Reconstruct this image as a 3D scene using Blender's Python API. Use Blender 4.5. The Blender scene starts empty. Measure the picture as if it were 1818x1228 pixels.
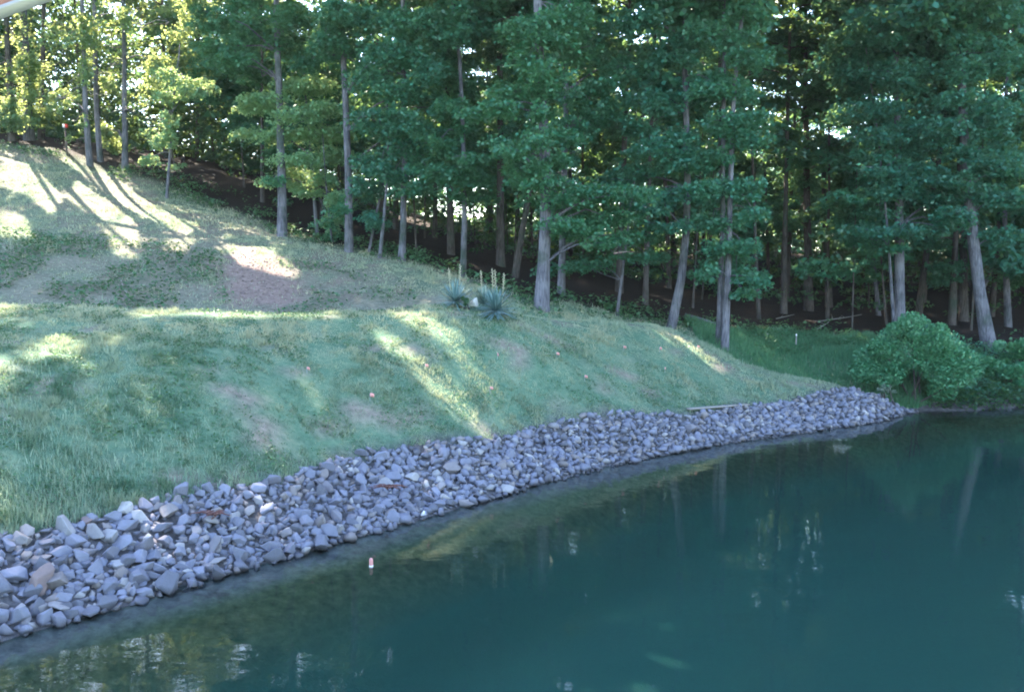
import bpy, bmesh, math, random
import numpy as np
from mathutils import Vector

SEED = 11
rng = np.random.default_rng(SEED)
random.seed(SEED)
C = bpy.context.scene.collection
scene = bpy.context.scene

# ------------------------------------------------------------------ camera
F_PX, CAM_Z, PITCH = 1515.0, 4.5, math.radians(5.05)
cam_d = bpy.data.cameras.new('camera')
cam_d.lens, cam_d.sensor_width = 30.0, 36.0
cam_d.clip_start, cam_d.clip_end = 0.05, 6000
cam = bpy.data.objects.new('camera', cam_d)
cam.location = (0, 0, CAM_Z)
cam.rotation_euler = (math.pi/2 - PITCH, 0, 0)
C.objects.link(cam)
scene.camera = cam

# ------------------------------------------------------------------ sky and sun
SUN_AZ = math.radians(37)            # degrees to the left of straight ahead
SUN_EL = math.radians(45)
S = np.array([-math.sin(SUN_AZ)*math.cos(SUN_EL), math.cos(SUN_AZ)*math.cos(SUN_EL), math.sin(SUN_EL)])
world = bpy.data.worlds.new('World')
scene.world = world
world.use_nodes = True
wn = world.node_tree.nodes
wn.clear()
sky = wn.new('ShaderNodeTexSky')
sky.sky_type = 'NISHITA'
sky.sun_disc = False
sky.sun_elevation = SUN_EL
sky.sun_rotation = -SUN_AZ
sky.altitude = 100
sky.air_density = 1.2
sky.dust_density = 0.6
sky.ozone_density = 2.0
bg = wn.new('ShaderNodeBackground')
bg.inputs['Strength'].default_value = 0.11
wo = wn.new('ShaderNodeOutputWorld')
world.node_tree.links.new(sky.outputs[0], bg.inputs[0])
world.node_tree.links.new(bg.outputs[0], wo.inputs[0])
sun_d = bpy.data.lights.new('sun', 'SUN')
sun_d.energy = 5.0
sun_d.color = (1.0, 0.89, 0.74)
sun_d.angle = math.radians(0.5)
sun = bpy.data.objects.new('sun', sun_d)
sun.rotation_euler = Vector(S).to_track_quat('Z', 'Y').to_euler()
sun.location = (-30, 40, 40)
C.objects.link(sun)
vs = scene.view_settings
vs.view_transform = 'Standard'
vs.look = 'None'
vs.gamma = 1.0
vs.exposure = 3.4
vs.use_curve_mapping = False
scene.render.engine = 'CYCLES'
cy = scene.cycles
cy.use_denoising = True
cy.max_bounces = 8
cy.diffuse_bounces = 3
cy.transmission_bounces = 4
cy.transparent_max_bounces = 8
cy.glossy_bounces = 3
cy.caustics_reflective = False
cy.caustics_refractive = False
cy.sample_clamp_indirect = 6
cy.filter_width = 1.9

# ------------------------------------------------------------------ small maths helpers
def ray(px, py):
    px = np.asarray(px, float); py = np.asarray(py, float)
    u = (px-909)/F_PX; v = (614-py)/F_PX
    Y = math.cos(PITCH) + v*math.sin(PITCH)
    Z = -math.sin(PITCH) + v*math.cos(PITCH)
    return u/Y, Z/Y
def P(px, py, d):
    a, b = ray(px, py)
    return np.array([a*d, d, CAM_Z + b*d])
def W(px, py):
    a, b = ray(px, py)
    d = -CAM_Z/b
    return np.array([a*d, d])
def tps_fit(pts, vals, lam=0.02):
    n = len(pts)
    r2 = ((pts[:, None]-pts[None])**2).sum(-1)
    K = 0.5*r2*np.log(r2+1e-9) + np.eye(n)*lam
    A = np.zeros((n+3, n+3)); A[:n, :n] = K
    A[:n, n] = 1; A[:n, n+1:] = pts; A[n, :n] = 1; A[n+1:, :n] = pts.T
    return pts, np.linalg.solve(A, np.concatenate([vals, [0, 0, 0]]))
def tps_eval(m, q):
    pts, w = m; n = len(pts)
    out = np.empty(len(q))
    for i in range(0, len(q), 20000):
        c = q[i:i+20000]
        r2 = ((c[:, None]-pts[None])**2).sum(-1)
        out[i:i+20000] = (0.5*r2*np.log(r2+1e-9))@w[:n] + w[n] + c@w[n+1:]
    return out
def in_poly(q, poly):
    x, y = q[:, 0], q[:, 1]; c = np.zeros(len(q), bool); j = len(poly)-1
    for i in range(len(poly)):
        xi, yi = poly[i]; xj, yj = poly[j]
        k = ((yi > y) != (yj > y)) & (x < (xj-xi)*(y-yi)/((yj-yi)+1e-12)+xi)
        c ^= k; j = i
    return c
def seg_dist(q, line, closed=False):
    line = np.asarray(line, float); best = np.full(len(q), 1e9)
    n = len(line)
    for i in range(n if closed else n-1):
        a, b = line[i], line[(i+1) % n]; ab = b-a
        t = np.clip(((q-a)@ab)/(ab@ab+1e-12), 0, 1)
        best = np.minimum(best, np.hypot(*(q-a-t[:, None]*ab).T))
    return best
def sstep(a, b, x):
    t = np.clip((x-a)/(b-a), 0, 1); return t*t*(3-2*t)
_tab = np.random.default_rng(5).random((256, 256))
def vnoise(x, y):
    xi = np.floor(x).astype(int); yi = np.floor(y).astype(int); fx = x-xi; fy = y-yi
    fx = fx*fx*(3-2*fx); fy = fy*fy*(3-2*fy)
    g = lambda a, b: _tab[a & 255, b & 255]
    return (g(xi, yi)*(1-fx)+g(xi+1, yi)*fx)*(1-fy)+(g(xi, yi+1)*(1-fx)+g(xi+1, yi+1)*fx)*fy
def fbm(x, y, o=4):
    s = 0; a = 0.5
    for i in range(o):
        s = s + a*vnoise(x*2**i+17*i, y*2**i+31*i); a *= 0.5
    return s

# ------------------------------------------------------------------ shape of the land
shore_px = [(0, 1135), (200, 1080), (400, 1020), (560, 975), (700, 935), (850, 890), (1000, 848), (1150, 812), (1300, 785), (1450, 765), (1560, 748), (1600, 736)]
shore = np.array([W(*p) for p in shore_px])
right_shore = np.array([W(1650, 727), W(1720, 728), W(1818, 722)])
pond = np.vstack([[(-9.5, 7.0)], shore, right_shore, [(22, 29.0), (32, 30), (48, 26), (52, 12), (40, 3.5), (20, 3), (6, 4), (-3, 4.5), (-8, 5)]])
rock_top_px = [(-120, 985, .8), (0, 950, .8), (250, 895, .8), (480, 855, .78), (600, 818, .75), (850, 785, .7), (930, 762, .7), (1230, 735, .6), (1400, 712, .5), (1530, 708, .35), (1590, 722, .15)]
def at_z(px, py, z):
    a, b = ray(px, py); d = (z-CAM_Z)/b
    return np.array([a*d, d])
rock_top = np.array([at_z(*p) for p in rock_top_px])

berm = [(0, 640, 15.8), (0, 800, 13.3), (300, 640, 17.0), (300, 780, 14.8), (150, 590, 18.6), (400, 595, 19.6), (500, 640, 18.8), (500, 740, 16.7), (650, 600, 21.3),
        (700, 700, 18.8), (900, 650, 21.8), (1000, 700, 21.6), (1100, 650, 24.3), (1250, 680, 25.2), (1400, 698, 26.4), (-200, 640, 15), (-200, 800, 12.5), (-200, 590, 17.5)]
crest = [(-300, 540, 20), (0, 545, 21.2), (200, 550, 21.6), (400, 555, 22), (600, 554, 23), (750, 548, 24.5), (830, 545, 25.3), (900, 556, 26), (1000, 572, 28),
         (1100, 578, 29.3), (1180, 585, 30), (1240, 610, 29.5), (1300, 640, 29), (1400, 670, 28.5), (1500, 688, 27.6), (1560, 702, 27)]
pts = []; vals = []
for p in berm+crest:
    w = P(*p); pts.append(w[:2]); vals.append(w[2])
for w, p in zip(rock_top, rock_top_px): pts.append(w); vals.append(p[2])
nrm = []
for i in range(len(shore)):
    t = shore[min(i+1, len(shore)-1)]-shore[max(i-1, 0)]; t /= np.hypot(*t); n = np.array([-t[1], t[0]]); nrm.append(n)
    pts.append(shore[i]); vals.append(0.02); pts.append(shore[i]-n*1.2); vals.append(-0.35)
for i, p in enumerate(crest):                    # the ground falls away behind the crest
    w = P(*p); k = 1.7
    pts.append(w[:2]+np.array([0, k])); vals.append(w[2]-0.75); pts.append(w[:2]+np.array([0, k+2.5])); vals.append(w[2]-2.0)
Bm = tps_fit(np.array(pts), np.array(vals))
hill = [(0, 544, 25), (0, 450, 29), (0, 380, 33), (0, 260, 42), (200, 300, 42), (200, 450, 30), (350, 400, 35), (300, 350, 40), (450, 440, 32), (460, 550, 26.8), (250, 552, 25.8),
        (500, 420, 35), (620, 445, 34), (715, 460, 33.5), (600, 520, 29), (760, 500, 30.5), (822, 490, 33), (890, 470, 38), (850, 556, 28), (962, 545, 29), (997, 520, 32),
        (1100, 560, 32), (1195, 582, 31), (1285, 621, 30), (1400, 622, 32), (1436, 550, 42), (1500, 600, 34), (1600, 640, 30), (1600, 575, 38), (1752, 610, 33), (1790, 580, 38),
        (1640, 690, 28.3), (1818, 690, 29.2), (1950, 640, 32), (1500, 680, 29), (-300, 260, 40), (-300, 540, 24), (-300, 400, 31),
        (0, 240, 48), (300, 272, 55), (450, 305, 58), (700, 370, 60), (900, 440, 60), (1100, 455, 65), (1400, 455, 65), (1818, 470, 65), (2200, 480, 65), (-300, 225, 48), (-600, 215, 50)]
pts = []; vals = []
for p in hill:
    w = P(*p); pts.append(w[:2]); vals.append(w[2])
for x in (-90, -60, -30, 0, 30, 60): pts.append((x, 120.)); vals.append(9.5-0.06*(x+20))
for p in crest[:12]:                             # stays below the bank in front of the crest
    w = P(*p); pts.append(w[:2]-np.array([0, 3.0])); vals.append(w[2]-2.4)
Hm = tps_fit(np.array(pts), np.array(vals), 0.05)

def land(q):
    x, y = q[:, 0], q[:, 1]
    inside = in_poly(q, pond)
    s = seg_dist(q, pond, True)*np.where(inside, -1, 1)
    qc = np.stack([np.clip(x, -65, 45), np.clip(y, 5, 110)], 1)
    b = tps_eval(Bm, qc); h = tps_eval(Hm, qc)
    b = np.where(y > P(*crest[7])[1]+12, -5, b)
    b = np.where((x > 16.5), -5, b)
    h = np.where(x > 17, np.minimum(h, np.maximum(0.12+0.25*np.maximum(s, 0), 0.1)+np.maximum(0, (y-34)*0.2)), h)
    k = 0.10
    e = np.clip(0.5+0.5*(b-h)/k, 0, 1)
    z = h*(1-e)+b*e+k*e*(1-e)*0.5
    z = np.where(s > 0, np.maximum(z, 0.02+0.12*np.minimum(s, 1.5)), z)
    near = np.minimum(2.8, 0.55*np.maximum(s, 0))
    wn_ = sstep(9.0, 5.5, y)*np.where(x < 16, 1, 0)
    z = z*(1-wn_)+near*wn_
    far_r = (x > 44) | (y < 5) | (x < -66)
    rough = 0.10*(fbm(x*0.9, y*0.9)-0.47)+0.05*(fbm(x*3.1+9, y*3.1)-0.47)
    z = z+rough*sstep(0.8, 2.5, s)
    bed = -0.05-0.24*sstep(0, 1.3, -s)-1.4*sstep(1.0, 3.2, -s)+0.05*(fbm(x*2, y*2)-.47)
    z = np.where(inside, np.minimum(bed, 0.0), z)
    return z, s

GX0, GX1, GY0, GY1, GS = -70.0, 50.0, 5.0, 110.0, 0.45
gx = np.arange(GX0, GX1+1e-6, GS); gy = np.arange(GY0, GY1+1e-6, GS)
grow = np.cumsum(np.array([1, 2, 4, 8, 16, 32, 64, 128, 256, 512, 1000.]))
gxa = np.concatenate([GX0-grow[::-1], gx, GX1+grow]); gya = np.concatenate([GY0-grow[::-1], gy, GY1+grow])
XX, YY = np.meshgrid(gxa, gya)
Q = np.stack([XX.ravel(), YY.ravel()], 1)
ZZ, SS = land(Q)
nx, ny = len(gxa), len(gya)
n0 = len(grow)
ZI = ZZ.reshape(ny, nx)[n0:-n0, n0:-n0]; SI = SS.reshape(ny, nx)[n0:-n0, n0:-n0]
def samp(G, x, y):
    fx = np.clip((x-GX0)/GS, 0, len(gx)-1.001); fy = np.clip((y-GY0)/GS, 0, len(gy)-1.001)
    i = fx.astype(int); j = fy.astype(int); a = fx-i; b = fy-j
    return (G[j, i]*(1-a)+G[j, i+1]*a)*(1-b)+(G[j+1, i]*(1-a)+G[j+1, i+1]*a)*b
def gz(x, y): return samp(ZI, np.asarray(x, float), np.asarray(y, float))
_ds = np.arange(8, 105, 0.04)
def hit(px, py):
    """first point of the ground seen at a pixel"""
    a, b = ray(px, py)
    z = CAM_Z+b*_ds; g = np.maximum(gz(a*_ds, _ds), 0)
    k = np.argmax(z <= g) if (z <= g).any() else len(_ds)-1
    d = _ds[k]
    return np.array([a*d, d, g[k]])

# ------------------------------------------------------------------ tagging and mesh helpers
def tag(o, label=None, cat=None, group=None, kind=None):
    if label: o['label'] = label
    if cat: o['category'] = cat
    if group: o['group'] = group
    if kind: o['kind'] = kind
    return o
def empty(name, loc, label, cat, group=None):
    o = bpy.data.objects.new(name, None)
    o.location = [float(v) for v in loc]; o.empty_display_size = 0.3
    C.objects.link(o)
    return tag(o, label, cat, group)
def mesh_np(name, v, f, mat, parent=None, smooth=False, world=True):
    """f: (n,k) index array; vertices in world space are shifted to the parent's origin"""
    v = np.asarray(v, np.float32)
    if parent is not None and world: v = v-np.array(parent.location, np.float32)
    me = bpy.data.meshes.new(name)
    fs = f if isinstance(f, list) else [f]
    fs = [np.asarray(a, np.int32) for a in fs if len(a)]
    nl = sum(a.size for a in fs); nf = sum(len(a) for a in fs)
    me.vertices.add(len(v)); me.vertices.foreach_set('co', v.ravel())
    me.loops.add(nl); me.loops.foreach_set('vertex_index', np.concatenate([a.ravel() for a in fs]))
    tot = np.concatenate([np.full(len(a), a.shape[1], np.int32) for a in fs])
    st = np.concatenate([[0], np.cumsum(tot)[:-1]]).astype(np.int32)
    me.polygons.add(nf); me.polygons.foreach_set('loop_start', st); me.polygons.foreach_set('loop_total', tot)
    if smooth: me.polygons.foreach_set('use_smooth', np.ones(nf, bool))
    me.update(calc_edges=True)
    me.materials.append(mat)
    o = bpy.data.objects.new(name, me); C.objects.link(o)
    if parent is not None: o.parent = parent
    return o
class MB:
    """collects tubes and boxes"""
    def __init__(s): s.v = []; s.q = []; s.t = []; s.n = 0
    def tube(s, pts, rad, k=7, wob=0.0, cap=True):
        pts = np.asarray(pts, float); rad = np.broadcast_to(np.asarray(rad, float), (len(pts),))
        tg = np.gradient(pts, axis=0); tg /= np.linalg.norm(tg, axis=1)[:, None]+1e-9
        ref = np.array([0.31, 0.95, 0.05]) if abs(tg[0, 2]) > 0.6 else np.array([0.05, 0.1, 1.])
        a = np.cross(tg, ref); a /= np.linalg.norm(a, axis=1)[:, None]+1e-9; b = np.cross(tg, a)
        th = np.arange(k)*2*math.pi/k
        r = rad[:, None]*(1+wob*(rng.random((len(pts), k))-0.5))
        v = pts[:, None]+r[..., None]*(np.cos(th)[None, :, None]*a[:, None]+np.sin(th)[None, :, None]*b[:, None])
        i0 = s.n; s.v.append(v.reshape(-1, 3)); s.n += v.shape[0]*k
        m = len(pts); i, j = np.meshgrid(np.arange(m-1), np.arange(k), indexing='ij'); j2 = (j+1) % k
        s.q.append((i0+np.stack([i*k+j, i*k+j2, (i+1)*k+j2, (i+1)*k+j], -1)).reshape(-1, 4))
        if cap:
            for base, ring in ((0, 0), (m-1, 1)):
                c = s.n; s.v.append(pts[base][None]); s.n += 1
                jj = np.arange(k); r0 = i0+base*k
                s.t.append(np.stack([r0+jj, r0+(jj+1) % k, np.full(k, c)], 1))
    def box(s, c, size, R=None):
        h = np.array(size)/2; p = np.array([[x, y, z] for x in (-1, 1) for y in (-1, 1) for z in (-1, 1)])*h
        if R is not None: p = p@np.asarray(R).T
        i = s.n; s.v.append(p+np.asarray(c)); s.n += 8
        s.q.append(i+np.array([[0, 1, 3, 2], [4, 6, 7, 5], [0, 4, 5, 1], [2, 3, 7, 6], [0, 2, 6, 4], [1, 5, 7, 3]]))
    def raw(s, v, t):
        s.v.append(np.asarray(v)); s.t.append(np.asarray(t)+s.n); s.n += len(v)
    def build(s, name, mat, parent=None, smooth=False):
        f = []
        if s.q: f.append(np.concatenate(s.q))
        if s.t: f.append(np.concatenate(s.t))
        return mesh_np(name, np.concatenate(s.v), f, mat, parent, smooth)

# ------------------------------------------------------------------ materials
class NT:
    def __init__(s, name):
        s.m = bpy.data.materials.new(name); s.m.use_nodes = True
        s.t = s.m.node_tree; s.t.nodes.clear(); s.out = s.n('ShaderNodeOutputMaterial')
    def n(s, typ, **kw):
        nd = s.t.nodes.new(typ)
        for k, v in kw.items(): setattr(nd, k, v)
        return nd
    def set(s, sock, v):
        if isinstance(v, bpy.types.NodeSocket): s.t.links.new(v, sock)
        else:
            if sock.type == 'RGBA' and len(v) == 3: v = (*v, 1)
            sock.default_value = v
    def noise(s, scale, detail=4, rough=0.55, vec=None, dist=0.0):
        nd = s.n('ShaderNodeTexNoise'); nd.inputs['Scale'].default_value = scale; nd.inputs['Detail'].default_value = detail
        nd.inputs['Roughness'].default_value = rough; nd.inputs['Distortion'].default_value = dist
        if vec is not None: s.t.links.new(vec, nd.inputs['Vector'])
        return nd.outputs['Fac']
    def ramp(s, fac, stops):
        nd = s.n('ShaderNodeValToRGB'); cr = nd.color_ramp
        while len(cr.elements) < len(stops): cr.elements.new(0.5)
        for e, (p, c) in zip(cr.elements, stops):
            e.position = p; e.color = (*c, 1) if len(c) == 3 else c
        s.t.links.new(fac, nd.inputs[0]); return nd.outputs[0]
    def mix(s, fac, a, b, typ='MIX'):
        nd = s.n('ShaderNodeMix', data_type='RGBA', blend_type=typ)
        s.set(nd.inputs['Factor'], fac); s.set(nd.inputs['A'], a); s.set(nd.inputs['B'], b)
        return nd.outputs['Result']
    def math(s, op, a, b=0.0, clamp=False):
        nd = s.n('ShaderNodeMath', operation=op, use_clamp=clamp); s.set(nd.inputs[0], a); s.set(nd.inputs[1], b); return nd.outputs[0]
    def coord(s, scale=(1, 1, 1), kind='Object'):
        tc = s.n('ShaderNodeTexCoord'); mp = s.n('ShaderNodeMapping'); mp.inputs['Scale'].default_value = scale
        s.t.links.new(tc.outputs[kind], mp.inputs[0]); return mp.outputs[0]
    def bump(s, h, strength=0.4, dist=0.05):
        nd = s.n('ShaderNodeBump'); nd.inputs['Strength'].default_value = strength; nd.inputs['Distance'].default_value = dist
        s.t.links.new(h, nd.inputs['Height']); return nd.outputs[0]
    def rand(s):
        a = s.n('ShaderNodeObjectInfo').outputs['Random']; b = s.n('ShaderNodeNewGeometry').outputs['Random Per Island']
        return s.math('FRACT', s.math('ADD', a, b))
    def pbr(s, col, rough=0.8, normal=None, spec=0.3):
        b = s.n('ShaderNodeBsdfPrincipled'); s.set(b.inputs['Base Color'], col); s.set(b.inputs['Roughness'], rough)
        b.inputs['Specular IOR Level'].default_value = spec
        if normal is not None: s.t.links.new(normal, b.inputs['Normal'])
        s.t.links.new(b.outputs[0], s.out.inputs[0]); return s.m

def leaf_mat(name, stops, trans, fac=0.38, scale=0.35, gloss=0.035, vary=0.55):
    t = NT(name)
    r = t.rand(); pos = t.n('ShaderNodeNewGeometry').outputs['Position']
    big = t.noise(scale, 3, vec=pos)
    f = t.math('ADD', t.math('MULTIPLY', r, 0.6), t.math('MULTIPLY', big, 0.5))
    col = t.ramp(f, stops)
    orr = t.n('ShaderNodeObjectInfo').outputs['Random']
    col = t.mix(t.math('MULTIPLY', orr, vary), col, t.mix(1.0, col, (1.7, 1.12, 0.62), 'MULTIPLY'))
    d = t.n('ShaderNodeBsdfDiffuse'); t.set(d.inputs[0], col)
    tr = t.n('ShaderNodeBsdfTranslucent'); t.set(tr.inputs[0], t.mix(0.65, col, trans))
    m = t.n('ShaderNodeMixShader'); m.inputs[0].default_value = fac
    t.t.links.new(d.outputs[0], m.inputs[1]); t.t.links.new(tr.outputs[0], m.inputs[2])
    g = t.n('ShaderNodeBsdfGlossy'); g.inputs['Roughness'].default_value = 0.45; t.set(g.inputs[0], (0.8, 0.85, 0.8))
    m2 = t.n('ShaderNodeMixShader'); m2.inputs[0].default_value = gloss
    t.t.links.new(m.outputs[0], m2.inputs[1]); t.t.links.new(g.outputs[0], m2.inputs[2])
    t.t.links.new(m2.outputs[0], t.out.inputs[0])
    return t.m
def leaf_mat_pale(name, stops, trans, *a):
    m = leaf_mat(name, stops, trans, *a); nt = m.node_tree                 # drier turf and painted-in sun streaks where the 'dry' attribute says so
    at = nt.nodes.new('ShaderNodeAttribute'); at.attribute_name = 'dry_sunlit'
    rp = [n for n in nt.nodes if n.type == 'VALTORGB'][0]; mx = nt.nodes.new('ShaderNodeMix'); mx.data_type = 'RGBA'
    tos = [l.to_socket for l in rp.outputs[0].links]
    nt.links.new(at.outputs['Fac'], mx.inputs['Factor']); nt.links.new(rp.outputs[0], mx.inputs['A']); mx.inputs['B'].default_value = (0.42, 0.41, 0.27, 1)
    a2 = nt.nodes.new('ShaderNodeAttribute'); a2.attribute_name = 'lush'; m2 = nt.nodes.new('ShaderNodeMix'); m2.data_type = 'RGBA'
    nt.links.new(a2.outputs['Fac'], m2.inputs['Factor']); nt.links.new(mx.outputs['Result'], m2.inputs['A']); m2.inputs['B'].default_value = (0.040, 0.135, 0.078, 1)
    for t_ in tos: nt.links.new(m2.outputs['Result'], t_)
    return m
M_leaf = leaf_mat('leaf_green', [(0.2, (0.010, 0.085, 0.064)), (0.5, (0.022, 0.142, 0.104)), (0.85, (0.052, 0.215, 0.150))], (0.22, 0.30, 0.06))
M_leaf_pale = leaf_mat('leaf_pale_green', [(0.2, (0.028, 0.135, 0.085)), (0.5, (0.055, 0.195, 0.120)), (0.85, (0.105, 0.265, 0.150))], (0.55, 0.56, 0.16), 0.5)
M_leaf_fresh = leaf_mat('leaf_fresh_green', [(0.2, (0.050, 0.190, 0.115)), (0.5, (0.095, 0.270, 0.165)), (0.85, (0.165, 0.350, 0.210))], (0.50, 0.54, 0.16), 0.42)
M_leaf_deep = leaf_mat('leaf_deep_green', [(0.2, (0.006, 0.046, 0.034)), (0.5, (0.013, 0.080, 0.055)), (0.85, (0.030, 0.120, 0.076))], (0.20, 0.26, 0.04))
M_bush = leaf_mat('bush_leaf', [(0.2, (0.024, 0.120, 0.060)), (0.5, (0.048, 0.195, 0.095)), (0.85, (0.105, 0.285, 0.140))], (0.10, 0.22, 0.06), 0.25, 2.0, 0.04)
M_weed = leaf_mat('weed_leaf', [(0.2, (0.020, 0.080, 0.040)), (0.5, (0.045, 0.130, 0.060)), (0.85, (0.080, 0.190, 0.095))], (0.20, 0.28, 0.08), 0.3, 1.2, 0.035, 0.1)
M_yucca = leaf_mat('yucca_leaf', [(0.2, (0.045, 0.115, 0.125)), (0.5, (0.10, 0.205, 0.215)), (0.85, (0.26, 0.38, 0.38))], (0.10, 0.18, 0.10), 0.15, 3.0, 0.1)
M_tall = leaf_mat('tall_grass_blade', [(0.2, (0.024, 0.120, 0.075)), (0.5, (0.045, 0.185, 0.112)), (0.85, (0.095, 0.260, 0.150))], (0.14, 0.26, 0.06), 0.3, 0.9)
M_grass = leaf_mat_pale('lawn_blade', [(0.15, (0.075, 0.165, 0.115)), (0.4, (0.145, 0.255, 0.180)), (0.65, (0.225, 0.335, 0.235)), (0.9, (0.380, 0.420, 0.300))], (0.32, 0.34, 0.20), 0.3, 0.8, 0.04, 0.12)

def bark(name, dark, light):
    t = NT(name); v = t.coord((7, 7, 1.3), 'Generated'); pos = t.n('ShaderNodeNewGeometry').outputs['Position']
    mp = t.n('ShaderNodeMapping'); mp.inputs['Scale'].default_value = (1, 1, 0.12); t.t.links.new(pos, mp.inputs[0])
    n1 = t.noise(22, 5, 0.65, mp.outputs[0]); n2 = t.noise(1.6, 3, 0.5, pos)
    f = t.math('ADD', t.math('MULTIPLY', n1, 0.65), t.math('MULTIPLY', n2, 0.4))
    return t.pbr(t.mix(t.math('MULTIPLY', t.math('SUBTRACT', t.noise(0.9, 4, 0.6, pos), 0.52), 5.0, True), t.ramp(f, [(0.38, dark), (0.62, light)]), (0.045, 0.065, 0.048)), 0.9, t.bump(n1, 1.0, 0.08), 0.1)
M_bark = bark('bark_grey', (0.048, 0.048, 0.060), (0.185, 0.18, 0.205))
M_bark_dark = bark('bark_dark', (0.035, 0.030, 0.028), (0.12, 0.105, 0.10))
M_twig = bark('dead_wood', (0.16, 0.13, 0.11), (0.42, 0.37, 0.33))

def rock_mat(name, stops):
    t = NT(name); r = t.rand(); v = t.coord((1, 1, 1))
    pos = t.n('ShaderNodeNewGeometry').outputs['Position']
    n = t.noise(9, 5, 0.6, pos); n2 = t.noise(45, 3, 0.6, pos)
    c = t.ramp(r, stops)
    c = t.mix(t.math('MULTIPLY', n, 0.55), c, (0.085, 0.08, 0.09))
    sep = t.n('ShaderNodeSeparateXYZ'); t.t.links.new(pos, sep.inputs[0])
    wet = t.math('SUBTRACT', 1.0, t.math('MULTIPLY', t.math('ADD', sep.outputs[2], -0.02), 12.0, True), True)
    c = t.mix(t.math('MULTIPLY', wet, 0.75), c, (0.035, 0.032, 0.034))
    return t.pbr(c, t.math('SUBTRACT', 0.85, t.math('MULTIPLY', wet, 0.45)), t.bump(t.math('ADD', n, t.math('MULTIPLY', n2, 0.4)), 0.5, 0.03), 0.3)
M_rock = rock_mat('riprap_grey', [(0.0, (0.10, 0.10, 0.12)), (0.22, (0.165, 0.170, 0.22)), (0.52, (0.23, 0.235, 0.305)), (0.70, (0.18, 0.18, 0.23)), (0.84, (0.235, 0.20, 0.19)), (0.93, (0.30, 0.29, 0.31)), (1.0, (0.42, 0.39, 0.38))])
M_rock_red = rock_mat('riprap_reddish', [(0.0, (0.20, 0.145, 0.14)), (1.0, (0.27, 0.19, 0.175))])
M_rock_white = rock_mat('white_stone', [(0.0, (0.72, 0.69, 0.66)), (1.0, (0.8, 0.78, 0.76))])

def ground_mat():
    t = NT('ground_cover'); at = t.n('ShaderNodeAttribute'); at.attribute_name = 'cover'
    sp = t.n('ShaderNodeSeparateColor'); t.t.links.new(at.outputs['Color'], sp.inputs[0])
    forest, dirt, rock = sp.outputs[0], sp.outputs[1], sp.outputs[2]
    pos = t.n('ShaderNodeNewGeometry').outputs['Position']
    n1 = t.noise(0.9, 5, 0.6, pos); n2 = t.noise(7, 5, 0.65, pos); n3 = t.noise(38, 3, 0.6, pos)
    f = t.math('ADD', t.math('MULTIPLY', n1, 0.5), t.math('MULTIPLY', n2, 0.5))
    grass = t.ramp(f, [(0.34, (0.050, 0.105, 0.066)), (0.48, (0.095, 0.165, 0.105)), (0.60, (0.150, 0.205, 0.130)), (0.72, (0.24, 0.25, 0.18))])
    soil = t.ramp(n2, [(0.3, (0.15, 0.105, 0.095)), (0.6, (0.27, 0.195, 0.17)), (0.8, (0.36, 0.27, 0.235))])
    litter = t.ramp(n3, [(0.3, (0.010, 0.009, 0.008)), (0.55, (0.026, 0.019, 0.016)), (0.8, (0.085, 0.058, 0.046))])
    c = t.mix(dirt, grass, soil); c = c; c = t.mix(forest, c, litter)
    c = t.mix(rock, c, t.ramp(n2, [(0.35, (0.05, 0.047, 0.05)), (0.7, (0.13, 0.12, 0.125))]))
    sep = t.n('ShaderNodeSeparateXYZ'); t.t.links.new(pos, sep.inputs[0])
    under = t.math('MULTIPLY', t.math('SUBTRACT', 0.0, sep.outputs[2]), 40.0, True)
    silt = t.ramp(n2, [(0.3, (0.040, 0.055, 0.035)), (0.6, (0.105, 0.115, 0.070)), (0.8, (0.17, 0.16, 0.11))])
    c = t.mix(under, c, silt)
    edge = t.math('MULTIPLY', t.math('ADD', sep.outputs[2], 0.17), 14.0, True)
    c = t.mix(t.math('MULTIPLY', t.math('MULTIPLY', edge, under), 0.85), c, t.ramp(n2, [(0.35, (0.11, 0.092, 0.102)), (0.7, (0.23, 0.20, 0.21))]))
    deep = t.math('MULTIPLY', t.math('SUBTRACT', -0.28, sep.outputs[2]), 1.8, True)
    c = t.mix(deep, c, (0.044, 0.122, 0.102))
    return t.pbr(c, 0.95, t.bump(t.math('ADD', n2, t.math('MULTIPLY', n3, 0.5)), 0.6, 0.06), 0.1)
M_ground = ground_mat()

def water_mat():
    t = NT('pond_water'); pos = t.n('ShaderNodeNewGeometry').outputs['Position']
    mp = t.n('ShaderNodeMapping'); mp.inputs['Scale'].default_value = (0.55, 1.2, 1); mp.inputs['Rotation'].default_value = (0, 0, 0.25); t.t.links.new(pos, mp.inputs[0])
    n1 = t.noise(1.3, 3, 0.5, mp.outputs[0], 0.4); n2 = t.noise(9, 3, 0.55, mp.outputs[0])
    nb = t.bump(t.math('ADD', n1, t.math('MULTIPLY', n2, 0.06)), 0.12, 0.05)
    fr = t.n('ShaderNodeFresnel'); fr.inputs['IOR'].default_value = 1.33; t.t.links.new(nb, fr.inputs['Normal'])
    tr = t.n('ShaderNodeBsdfTransparent'); t.set(tr.inputs[0], (0.70, 0.85, 0.82))
    gl = t.n('ShaderNodeBsdfGlossy'); gl.inputs['Roughness'].default_value = 0.015; t.t.links.new(nb, gl.inputs['Normal'])
    m = t.n('ShaderNodeMixShader'); t.t.links.new(fr.outputs[0], m.inputs[0]); t.t.links.new(tr.outputs[0], m.inputs[1]); t.t.links.new(gl.outputs[0], m.inputs[2])
    t.t.links.new(m.outputs[0], t.out.inputs[0]); return t.m
M_water = water_mat()

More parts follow.
